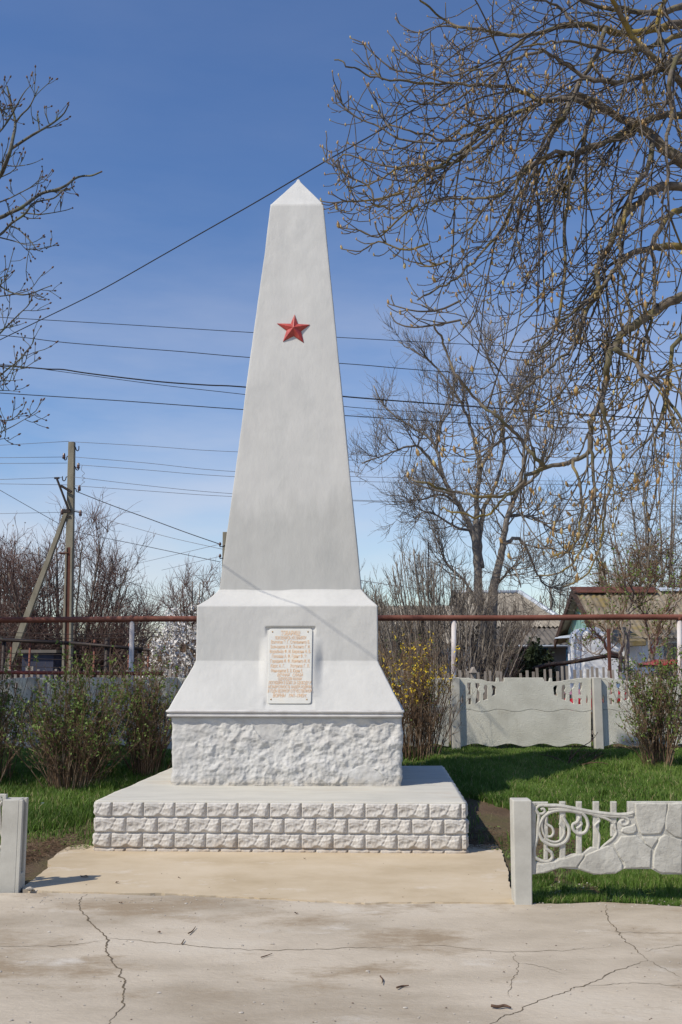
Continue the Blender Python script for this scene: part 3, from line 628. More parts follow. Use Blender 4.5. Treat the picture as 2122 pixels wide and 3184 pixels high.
# ------------------------------------------------------------------ near decorative fences
YF = 7.15
def z3(X, Y, yy=YF):
    p = atY(1108.4 + X * .29312, 1773.4 + Y * .29312, yy); return (p[0], p[2])
def near_panel(parent, mirror_about=None, flip=False, dx=0):
    """cast panel: flat stones on the long side, scrolls and bars at the end; mirrored halves"""
    mb = MB()
    def put(V, Q, T):
        V = np.array(V, float)
        if flip: V[:, 0] = -V[:, 0]
        V[:, 0] += dx; mb.add(V, Q, T)
    def both(fn):
        fn(lambda X: X); fn(lambda X: 3120 - X)
    def half(mp_):
        def L(pts): return [z3(mp_(x), y) for x, y in pts]
        plate = [(385, 235), (412, 240), (420, 300), (412, 560), (415, 705), (560, 690), (700, 645), (790, 632), (850, 590), (930, 590), (1050, 490), (1056, 400), (1085, 350), (1137, 330), (1137, 232), (1560, 232), (1560, 800), (1400, 800), (1320, 758), (1100, 758), (1040, 795), (870, 802), (750, 762), (600, 750), (500, 788), (385, 802)]
        put(*fill2d([L(plate)], YF, .036, .003))
        stones = [[(1190, 238), (1440, 240), (1440, 300), (1415, 440), (1385, 480), (1240, 488), (1210, 420), (1192, 330)],
                  [(1452, 240), (1558, 240), (1558, 515), (1500, 500), (1432, 450), (1422, 400)],
                  [(1090, 435), (1190, 405), (1207, 460), (1180, 480), (1110, 480), (1078, 465)],
                  [(418, 715), (560, 695), (700, 652), (790, 638), (798, 655), (735, 742), (600, 748), (500, 782), (418, 795)],
                  [(802, 645), (900, 605), (980, 572), (1020, 592), (1092, 715), (1088, 758), (1040, 788), (870, 796), (752, 758), (748, 742)],
                  [(1025, 565), (1080, 502), (1198, 492), (1318, 602), (1308, 748), (1105, 752), (1100, 700), (1035, 605)],
                  [(1244, 502), (1368, 510), (1372, 530), (1320, 592), (1270, 560)],
                  [(1384, 512), (1422, 484), (1500, 510), (1558, 528), (1558, 792), (1405, 792), (1330, 752), (1334, 620)]]
        for i, s_ in enumerate(stones):
            q = []
            for a, b in zip(s_, s_[1:] + s_[:1]):
                for t in (0, .33, .66):
                    X = a[0] + (b[0] - a[0]) * t; Yy = a[1] + (b[1] - a[1]) * t
                    q.append((X + 7 * fbm(X, Yy, .02, i), Yy + 7 * fbm(X, Yy, .02, i + 5)))
            put(*fill2d([L(q)], YF - .016, .026, .009, 2))
        for (xa, xb, ya, yb) in ((482, 514, 330, 690), (606, 651, 232, 685), (736, 779, 232, 645), (868, 914, 232, 605), (1006, 1051, 232, 505), (400, 514, 235, 262), (1137, 1180, 234, 410)):
            put(*fill2d([L([(xa, ya), (xb, ya), (xb, yb), (xa, yb)])], YF + .002, .034, .006, 1))
        for w, pl in ((15, [(510, 262), (600, 264), (720, 286), (850, 311), (950, 324), (1050, 333), (1130, 330), (1180, 316)]),
                      (12, [(515, 292), (620, 286), (740, 302), (860, 327), (960, 342), (1060, 347), (1172, 338)]),
                      (11, [(512, 262), (450, 262), (420, 288), (430, 320), (465, 326), (488, 306), (475, 286), (455, 292)]),
                      (14, [(770, 318), (680, 302), (580, 300), (500, 330), (455, 390), (440, 450), (455, 510), (500, 555), (570, 573), (640, 550), (672, 500), (675, 440), (650, 390), (625, 345)]),
                      (9, [(482, 352), (465, 400), (470, 460), (500, 520), (550, 545), (600, 538), (636, 490), (636, 440), (600, 402)]),
                      (10, [(500, 350), (498, 400), (540, 430), (555, 470), (540, 500), (510, 505), (492, 490)]),
                      (13, [(412, 290), (440, 340), (432, 420), (425, 520), (405, 600), (410, 660), (450, 690), (510, 700), (545, 670), (538, 630), (500, 600), (490, 570)]),
                      (13, [(762, 350), (740, 390), (706, 412), (712, 452), (750, 480), (800, 470), (824, 420), (812, 360), (772, 312)]),
                      (11, [(760, 385), (774, 404), (760, 424), (736, 442)]),
                      (9, [(900, 355), (914, 382), (880, 420), (905, 470), (914, 510), (905, 600)]),
                      (10, [(1035, 390), (1020, 420), (1040, 450), (1046, 480), (1010, 530), (960, 565), (925, 600)]),
                      (11, [(860, 330), (960, 360), (1020, 395), (1040, 440)]),
                      (11, [(1040, 345), (1120, 355), (1145, 385), (1125, 410), (1090, 410), (1080, 385), (1105, 370)])):
            P = np.array([[z3(mp_(x), y)[0], YF - .016, z3(mp_(x), y)[1]] for x, y in pl]); P, r = catmull(P, np.full(len(P), w * .00092), 5)
            t_ = MB(); t_.tubes(P, r, 8); put(t_.V[0], t_.Q[0], t_.T[0])
    both(half)
    return mb
pR = atZ(1202, 2074, 0)
fr = thing('concrete_fence', 'low grey cast-concrete fence with scrollwork beside the beige path, right side', 'fence', (pR[0], YF, 0))
x0p, ztp = atY(1179, 1839, 7.10)[[0, 2]]; x1p = atY(1222, 1839, 7.10)[0]; x1b = atY(1223, 2070, 7.10)[0]; x0b = atY(1183, 2070, 7.10)[0]
mb = MB(); mb.hexa([(x0b, 7.10, -.1), (x1b, 7.10, -.1), (x1b, 7.24, -.1), (x0b, 7.24, -.1), (x0p, 7.10, ztp), (x1p, 7.10, ztp), (x1p, 7.24, ztp), (x0p, 7.24, ztp)])
mb.build('post', M['concrete'], fr, smooth=False, bevel=.007)
near_panel(fr).build('panel', M['caststone'], fr, smooth=False)
xe = z3(3120 - 385, 235)[0]
mb = MB(); mb.box(xe, xe + .13, 7.10, 7.24, -.1, ztp); mb.build('post', M['concrete'], fr, smooth=False, bevel=.007)
# left fence: its end post shows a groove on the inner side
YL = 7.48
xa = atY(53, 1838, YL)[0]; zl = atY(40, 1838, YL)[2]
fl = thing('concrete_fence', 'end post of the low grey concrete fence at the left edge of the path', 'fence', (xa - .07, YL, 0))
mb = MB(); w = .15
for (a, b, c, d) in ((-w, -.028, 0, .14), (-.028, 0, 0, .035), (-.028, 0, .095, .14)):
    mb.box(xa + a, xa + b - (0 if b else 0), YL + c, YL + d, -.1, zl)
mb.box(xa - .028, xa - .001, YL + .034, YL + .096, -.1, .12)
mb.build('post', M['concrete'], fl, smooth=False, bevel=.004)
pmb = near_panel(fl, flip=True, dx=xa - w + z3(385, 300)[0] + .01)
for v in pmb.V: v[:, 1] += (YL + .06 - YF)
pmb.build('panel', M['caststone'], fl, smooth=False)

# ------------------------------------------------------------------ far fence
YR = 14.3; PX0 = 1.615; PP = 2.065
def zf(X, Y):
    p = atY(997.6 + X * .28275, 1514.8 + Y * .28275, YR); return (p[0], p[2])
TOPZ = zf(752, 150)[1]
def far_panel(mb_top, mb_low, shift, dz):
    xA, xB = zf(203, 0)[0], zf(1283, 0)[0]
    top = [(203, 152), (285, 152), (320, 160), (400, 166), (440, 180), (506, 185), (510, 151), (531, 151), (535, 183), (572, 183), (575, 150), (890, 150), (905, 181), (940, 181), (945, 152), (964, 152), (968, 182), (1006, 182), (1040, 178), (1100, 166), (1160, 158), (1200, 152), (1283, 152)]
    seam = [(x, 417 + 11 * math.sin((x - 330) / 270 * 2 * math.pi)) for x in range(1283, 202, -30)]
    Hs = [[(273, 192), (302, 192), (302, 288), (275, 290), (288, 262), (275, 232)],
          [(338, 196), (370, 196), (375, 215), (358, 250), (375, 275), (375, 340), (345, 362), (340, 355), (352, 280), (355, 240), (340, 225)],
          [(415, 210), (432, 212), (438, 235), (438, 325), (405, 335), (402, 285), (418, 260), (408, 235)],
          [(473, 213), (495, 216), (507, 232), (500, 290), (474, 300), (483, 260)],
          [(232, 290), (238, 310), (238, 355), (228, 358), (223, 330)],
          [(275, 320), (303, 318), (303, 368), (280, 368), (285, 345)]]
    def L(p): return [(zf(x, y)[0] + shift, zf(x, y)[1] + dz) for x, y in p]
    loops = [L(top + seam)] + [L(h) for h in Hs] + [L([(1482 - x, y) for x, y in h]) for h in Hs]
    mb_top.add(*fill2d(loops, YR + .06, .045, .004))
    bot = [(203, 712)] + [(x, 700 + 13 * math.cos((x - 203) / 272 * 2 * math.pi)) for x in range(210, 1283, 18)] + [(1283, 712)]
    bot = [(x, max(688, min(712, y))) for x, y in bot]
    low = [(x, y + 2) for x, y in seam[::-1]] + bot[::-1]
    mb_low.add(*fill2d([L(low)], YR + .063, .045, .004))
ff = thing('concrete_fence', 'long far concrete fence with cut-out panel tops, behind the lawn and bushes', 'fence', (0, YR, .35))
for k in range(-4, 3):
    xs = PX0 + PP * k
    if -3 < k < 3 or k <= -3:
        a, b = MB(), MB(); dz = -.012 * 0
        far_panel(a, b, PP * k, 0)
        a.build('top_panel', M['farconc'], ff, smooth=False); b.build('bottom_panel', M['farconc'], ff, smooth=False)
    mb = MB(); x0_, x1_ = zf(138, 0)[0] + PP * k, zf(205, 0)[0] + PP * k
    if k > -5: mb.box(x0_, x1_, YR - .03, YR + .10, .1, TOPZ + .005); mb.build('post', M['concrete'], ff, smooth=False, bevel=.008)
# weathered pickets behind
pf = thing('picket_fence', 'row of weathered grey wooden pickets showing above the far concrete fence', 'picket fence', (0, 16, .2))
mb = MB(); x = -7.2; YK = 15.9
while x < 8.6:
    if not (2.62 < x < 2.86):
        zt_ = atY(1200, 1541, YK)[2] + random.uniform(-.035, .05) + .03 * math.sin(x * 2.1); ln = random.gauss(0, .012)
        w = random.uniform(.034, .046); yy = YK + random.uniform(-.01, .01)
        mb.hexa([(x, yy, 0), (x + w, yy, 0), (x + w, yy + .018, 0), (x, yy + .018, 0), (x + ln, yy, zt_), (x + w + ln, yy, zt_), (x + w + ln, yy + .018, zt_), (x + ln, yy + .018, zt_)])
    x += random.uniform(.085, .108)
mb.build('pickets', M['picket'], pf, smooth=False)
mb = MB(); mb.box(-7.2, 8.6, YK + .02, YK + .05, .45, .51); mb.box(-7.2, 8.6, YK + .02, YK + .05, 1.02, 1.08); mb.build('rails', M['picket'], pf, smooth=False)

# ------------------------------------------------------------------ pipes
YPL, YPR = 14.05, 14.75
def pipe_pt(x, y): 
    t = x / 1568; return atY(x, y, YPL + (YPR - YPL) * t)
gp = thing('gas_pipe', 'rusty brown overhead gas pipe on white posts crossing behind the obelisk', 'pipe', (0, 14.4, .36))
mb = MB(); A = pipe_pt(-60, 1424.3); B = pipe_pt(1640, 1417.5)
P = np.array([lerp(A, B, t) + [0, 0, -.004 * math.sin(t * 20)] for t in np.linspace(0, 1, 30)]); mb.tubes(P, np.full(30, .043), 14); mb.build('pipe', M['rust'], gp)
for px_ in (304, 1043, 1561):
    p = pipe_pt(px_, 1421); q = pipe_pt(px_ - 1 if px_ < 900 else px_ - 3, 1600)
    mb = MB(); mb.tubes(np.array([[q[0], p[1] + .0, .2], [lerp(q[0], p[0], .5), p[1], 1.2], [p[0], p[1], p[2] - .03]]), np.full(3, .036), 12); mb.build('post', M['pipepost'], gp)
    mb = MB(); mb.tubes(np.array([[p[0] - .025, p[1], p[2]], [p[0] + .025, p[1], p[2]]]), np.full(2, .047), 14); mb.build('collar', M['rust'], gp)
lo = thing('steel_rail', 'thin red-brown horizontal pipe above the far fence, left of the obelisk', 'rail', (-3, 13.95, 1.4))
A = atY(-40, 1544.5, 13.9); B = atY(375, 1548, 13.9); mb = MB(); mb.tubes(np.array([A, lerp(A, B, .5), B]), np.full(3, .026), 8); mb.build('pipe', M['redpipe'], lo)

# grape trellis behind the left fence
tr = thing('grape_trellis', 'dark pipe-and-wire trellis frame behind the left part of the far fence', 'trellis', (-4, 18, .2))
for j, (xa_, ya_, xb_, yb_, r) in enumerate([(-20, 1468, 160, 1478, .035), (160, 1477, 330, 1492, .03), (330, 1492, 400, 1497, .03)]):
    A = atY(xa_, ya_, 18); B = atY(xb_, yb_, 18); mb = MB(); mb.tubes(np.array([A, B]), np.full(2, r), 8); mb.build('top_rail', M['iron'], tr)
for px_, r, tp_ in ((10, .035, 1472), (27, .02, 1470), (70, .02, 1475), (218, .02, 1470), (247, .045, 1466), (322, .04, 1490), (342, .016, 1480), (297, .016, 1478)):
    A = atY(px_, tp_, 18.05); mb = MB(); mb.tubes(np.array([[A[0], 18.05, -.1], A]), np.full(2, r), 8); mb.build('upright', M['rust'] if r < .03 else M['iron'], tr)
mb = MB()
for yv in (1452, 1462, 1500, 1510, 1528):
    A = atY(0, yv, 17.95); B = atY(420, yv + random.uniform(-4, 4), 17.95); n = 12
    P = np.array([lerp(A, B, t) - [0, 0, .05 * math.sin(math.pi * t)] for t in np.linspace(0, 1, n)]); mb.tubes(P, np.full(n, .006), 4)
mb.build('wires', M['iron'], tr)

# ------------------------------------------------------------------ utility poles
YU = 26.0
def U(X, Y, yy=YU): return atY(X * .3299, 960.6 + Y * .3299, yy)      # close-up coordinates of the pole
pb = U(480, 1600)
up = thing('utility_pole', 'tall concrete utility pole with hooks and a slanting brace at left', 'utility pole', (pb[0], YU, 0))
def beam(mb, A, B, wA, wB, d):
    A = np.array(A); B = np.array(B)
    mb.hexa([A + [-wA / 2, 0, 0], A + [wA / 2, 0, 0], A + [wA / 2, d, 0], A + [-wA / 2, d, 0], B + [-wB / 2, 0, 0], B + [wB / 2, 0, 0], B + [wB / 2, d, 0], B + [-wB / 2, d, 0]])
top = U(497, 163); bot = U(470, 1600); bot[2] = -.4; bot[0] = lerp(top[0], U(470, 1560)[0], (top[2] + .4) / (top[2] - U(470, 1560)[2]))
mb = MB(); beam(mb, bot, top, .27, .165, .16)
# raised ribs at both sides of a channel in the lower half
def along(z): t = (z - bot[2]) / (top[2] - bot[2]); return lerp(bot, top, t), lerp(.27, .165, t)
zc = U(480, 900)[2]
for sgn in (-1, 1):
    a, wa = along(-.3); b, wb = along(zc)
    A = a + [sgn * wa * .36, -.06, 0]; B = b + [sgn * wb * .36, -.035, 0]; beam(mb, A, B, wa * .27, wb * .27, .062)
mb.build('shaft', M['polec'], up, smooth=False, bevel=.012)
mb = MB(); a, wa = along(-.3); b, wb = along(zc); beam(mb, a + [0, -.012, 0], b + [0, -.012, 0], wa * .42, wb * .42, .02); mb.build('channel', M['rustsheet'], up, smooth=False)
mb = MB(); A = U(120, 1568, YU + .02); B = U(462, 665, YU + .02); A = A + (A - B) * .5; beam(mb, A - [0, .08, 0], B - [0, .06, 0], .22, .11, .12); mb.build('brace', M['polec'], up, smooth=False, bevel=.01)
mb = MB(); mb.poly([U(395, 415, YU - .1), U(480, 640, YU - .1)], .03, 6); mb.poly([U(425, 470, YU - .1), U(500, 515, YU - .1)], .035, 6); mb.poly([U(380, 418, YU - .1), U(415, 417, YU - .1)], .028, 6)
mb.box(*(U(468, 0)[0], U(520, 0)[0], YU - .03, YU + .2, U(0, 660)[2], U(0, 635)[2])); mb.box(*(U(462, 0)[0], U(520, 0)[0], YU - .03, YU + .2, U(0, 690)[2], U(0, 680)[2]))
mb.build('bracket', M['iron'], up, smooth=False)
mb = MB(); mb.box(U(513, 0)[0], U(526, 0)[0], YU + .0, YU + .15, U(0, 972)[2], U(0, 905)[2]); mb.box(U(450, 0)[0], U(516, 0)[0], YU - .045, YU + .18, U(0, 944)[2], U(0, 936)[2]); mb.build('meter_box', M['rustsheet'], up, smooth=False, bevel=.006)
def hook(pts, parent, ins=None, y=YU + .06):
    mb = MB(); mb.poly([U(a, b, y) for a, b in pts], .014, 6); h = mb.build('hook', M['iron'], parent)
    if ins:
        c = U(*ins, y); m2 = MB(); m2.tubes(np.array([c + [0, 0, dz] for dz in (-.075, -.04, -.02, .01, .03, .07, .085)]), np.array([.035, .05, .035, .045, .03, .035, .01]), 10)
        i_ = m2.build('insulator', M['porcelain']); i_.data.transform(__import__('mathutils').Matrix.Translation(-Vector(parent.location))); i_.parent = h
hook([(518, 195), (528, 205), (532, 220), (542, 228), (550, 218), (551, 195)], up)
hook([(478, 262), (468, 270), (465, 285), (456, 292), (449, 285), (448, 272)], up, (447, 265))
hook([(518, 335), (528, 342), (532, 357), (543, 362), (551, 352), (551, 340)], up, (547, 333))
hook([(472, 408), (462, 412), (458, 428), (448, 437), (438, 430), (436, 405)], up)
hook([(518, 487), (530, 492), (534, 508), (545, 515), (552, 505), (554, 495)], up, (554, 488))
hook([(455, 668), (440, 660), (434, 655)], up, (434, 654)); hook([(520, 650), (545, 655), (562, 662)], up, (562, 662))
# second pole, nearly all of it hidden by the obelisk
YV = 24.0
sb = atY(519, 1245, YV)
u2 = thing('utility_pole', 'pole half hidden behind the left edge of the obelisk, small insulators showing', 'utility pole', (sb[0], YV, 0))
t2 = atY(518, 1222, YV); mb = MB(); beam(mb, (t2[0] + .02, YV, -.3), t2, .17, .13, .13); mb.build('shaft', M['polec'], u2, smooth=False, bevel=.01)
for yy_ in (1251, 1278):
    c = atY(506, yy_, YV); mb = MB(); mb.poly([c + [.13, 0, -.02], c + [.05, 0, -.05], c + [0, 0, -.05], c], .012, 5); h = mb.build('hook', M['iron'], u2)
    m2 = MB(); m2.tubes(np.array([c + [0, 0, dz] for dz in (-.03, 0, .03, .06)]), np.array([.02, .035, .03, .01]), 8); i_ = m2.build('insulator', M['porcelain'])
    i_.data.transform(__import__('mathutils').Matrix.Translation(-Vector(u2.location))); i_.parent = h

# ------------------------------------------------------------------ wires
def wire(name, label, pts, Ys, r, m, group='overhead wires'):
    Ys = [Ys] * len(pts) if np.isscalar(Ys) else Ys
    P = np.array([atY(x, y, Y) for (x, y), Y in zip(pts, Ys)])
    mb = MB(); mb.poly(P, r, 5); o = mb.build(name, m); tag(o, label, 'wire', group); return o
wire('overhead_wire', 'topmost of the dark wires passing behind the obelisk, just below the star', [(-40, 727), (0, 729), (290, 746), (580, 764), (813, 777), (1078, 791), (1600, 812)], 20, .0075, M['wire'])
wire('overhead_wire', 'second dark wire from the top behind the obelisk, slightly kinked', [(-40, 766), (60, 776), (150, 787), (300, 799), (420, 808), (570, 821), (813, 837), (965, 850), (1250, 868), (1600, 886)], 20, .0085, M['wire'])
wire('overhead_cable', 'thickest sagging black cable bundle passing behind the middle of the obelisk', [(-40, 838), (60, 844), (110, 848), (145, 849), (190, 856), (260, 865), (320, 872), (390, 879), (480, 885), (560, 889), (813, 913), (1100, 935), (1400, 956), (1600, 967)], 20, .015, M['wire'])
wire('overhead_wire', 'thin dark wire looping just under the thick cable bundle', [(-40, 833), (60, 843), (150, 855), (260, 870), (390, 887), (560, 906), (813, 936), (1100, 955), (1600, 988)], 20, .007, M['wire'])
wire('overhead_wire', 'lowest of the dark wires crossing behind the middle of the obelisk', [(-40, 900), (0, 903), (280, 921), (560, 941), (813, 956), (1056, 971), (1600, 996)], 20, .0095, M['wire'])
far = [([(-40, 1025), (0, 1023), (158, 1014)], [(165, 1015), (340, 1025), (517, 1037), (813, 1045), (1200, 1050), (1600, 1052)], 'topmost'),
       ([(-40, 1052), (148, 1050)], [(172, 1050), (340, 1064), (517, 1082), (813, 1095), (1200, 1104), (1600, 1108)], 'second'),
       ([(-40, 1065), (155, 1064)], [(180, 1068), (340, 1080), (517, 1094), (813, 1106), (1200, 1112), (1600, 1116)], 'third'),
       ([(-40, 1103), (145, 1097)], [(171, 1096), (340, 1116), (517, 1133), (813, 1149), (1200, 1156), (1600, 1158)], 'fourth'),
       ([(-40, 1111), (155, 1114)], [(171, 1116), (340, 1128), (517, 1140), (813, 1151), (1200, 1160), (1600, 1164)], 'fifth')]
for a, b, nm in far:
    wire('utility_wire', f'grey wire running left from the concrete utility pole, {nm} from the pole top', a, YU, .0065, M['wiregrey'], 'thin wires on the utility pole')
    wire('utility_wire', f'grey wire running right from the concrete utility pole, {nm} from the pole top', b, YU, .0065, M['wiregrey'], 'thin wires on the utility pole')
wire('service_wire', 'darkest slanting cable from the concrete pole down to the hidden pole', [(181, 1131), (260, 1162), (346, 1193), (430, 1224), (508, 1251)], [26, 25.5, 25, 24.5, 24], .011, M['wire'], 'wires sloping down from the pole')
wire('service_wire', 'thin wire sloping from the pole bracket to the obelisk edge, below the dark cable', [(171, 1172), (300, 1210), (400, 1237), (517, 1263)], [26, 25.3, 24.6, 24], .006, M['wiregrey'], 'wires sloping down from the pole')
wire('service_wire', 'lowest long sloping wire crossing behind the concrete pole to the obelisk', [(-40, 1102), (0, 1126), (139, 1205), (172, 1221), (330, 1254), (506, 1291)], [27, 26.8, 26.5, 26.4, 25, 24.2], .008, M['wire'], 'wires sloping down from the pole')
wire('utility_wire', 'short grey wire running left from the bracket at the brace top', [(-40, 1181), (142, 1177)], YU, .006, M['wiregrey'], 'thin wires on the utility pole')
for (p1, p2), nm in zip((((307, 1297), (503, 1251)), ((372, 1310), (503, 1279)), ((396, 1328), (500, 1318))), ('upper', 'middle', 'lowest')):
    wire('service_wire', f'faint {nm} wire rising from the left trees to the obelisk edge', [p1, p2], [34, 24.2], .006, M['wiregrey'], 'wires sloping down from the pole')
wire('service_wire', 'double wire in front of the bare tall bush right of the obelisk shoulder', [(828, 1333), (905, 1345), (1000, 1358)], [24, 22, 20], .008, M['wiregrey'], 'wires sloping down from the pole')
mb = MB(); hp = [U(575, 328), U(568, 360), U(590, 385), U(572, 405), U(592, 418), U(572, 432), U(592, 444), U(574, 455), U(562, 470)]; mb.poly(hp, .006, 5)
o = mb.build('loose_wire', M['wiregrey']); tag(o, 'curly loose wire dangling beside the top of the concrete pole', 'wire')
# thick diagonal cable: it runs in the plane that throws its shadow across the shoulder of the obelisk
def cable_point(shadow_pt, img_line):
    """point where the sun ray through a point of the shadow meets the sight plane through the drawn cable"""
    r0, r1 = ray(*img_line[0]), ray(*img_line[1]); n = np.cross(r0, r1); c = np.array([0, 0, EYE])
    t = ((c - shadow_pt) @ n) / ((-LD) @ n); return shadow_pt - LD * t
sh1 = toworld((*[loc(507.7, 1305, YS + .01)[0]], YS + .01, loc(507.7, 1305, YS + .01)[1]))
sh2 = toworld((*[loc(866, 1513, YB)[0]], YB, loc(866, 1513, YB)[1]))
cA = cable_point(sh1, ((226, 670), (591, 463))); cB = cable_point(sh2, ((591, 463), (870, 305)))

dirp = (cB - cA)[:2] / np.linalg.norm((cB - cA)[:2])
def cable_at(x, y):
    r = ray(x, y); n = np.array([-dirp[1], dirp[0]]); t = (n @ cA[:2]) / (n @ r[:2]); return np.array([0, 0, EYE]) + r * t
P = np.array([cable_at(x, y) for x, y in ((-60, 810), (0, 781), (92, 736), (226, 670), (369.5, 589), (480, 526), (591, 463), (750, 369.5), (870, 302), (953, 250), (1036, 196), (1111, 146), (1200, 90), (1300, 24), (1400, -48))])
mb = MB(); mb.poly(P, .0046, 6); o = mb.build('overhead_cable', M['wire']); tag(o, 'thick black cable rising diagonally past the obelisk tip into the budding tree', 'cable', 'overhead wires')

# ------------------------------------------------------------------ growing things
def unit(a): return a / (np.linalg.norm(a, axis=-1, keepdims=True) + 1e-9)
def grow(S, D, L, n, wig, lift, R):
    """S (M,3), D (M,3), L (M,): M shoots of n points; lift = upward pull per step (list), wig = random bend"""
    P = np.empty((len(S), n, 3)); P[:, 0] = S; d = unit(D)
    lift = [lift] * (n - 1) if np.isscalar(lift) else lift
    for i in range(1, n):
        d = unit(d + R.normal(0, wig, d.shape) + np.array([0, 0, lift[i - 1]])); P[:, i] = P[:, i - 1] + d * (L / (n - 1))[:, None]
    return P
def spawn(P, R_, per, t0, t1, ang, R, spread=.25):
    M_, n = P.shape[:2]; idx = np.repeat(np.arange(M_), per) if np.isscalar(per) else np.repeat(np.arange(M_), per)
    t = R.uniform(t0, t1, len(idx)) * (n - 1); i = np.minimum(t.astype(int), n - 2); f = (t - i)[:, None]
    A = P[idx, i]; B = P[idx, i + 1]; S = A * (1 - f) + B * f; T = unit(B - A)
    rr = R_[idx, i] * (1 - f[:, 0]) + R_[idx, i + 1] * f[:, 0]
    q = R.normal(size=S.shape); q = unit(q - (q * T).sum(1, keepdims=True) * T)
    a = (ang + R.normal(0, spread, len(idx)))[:, None]
    return S, T * np.cos(a) + q * np.sin(a), rr, t / (n - 1)
def radii(r0, n, tip=.35): return r0[:, None] * np.linspace(1, tip, n)[None, :]

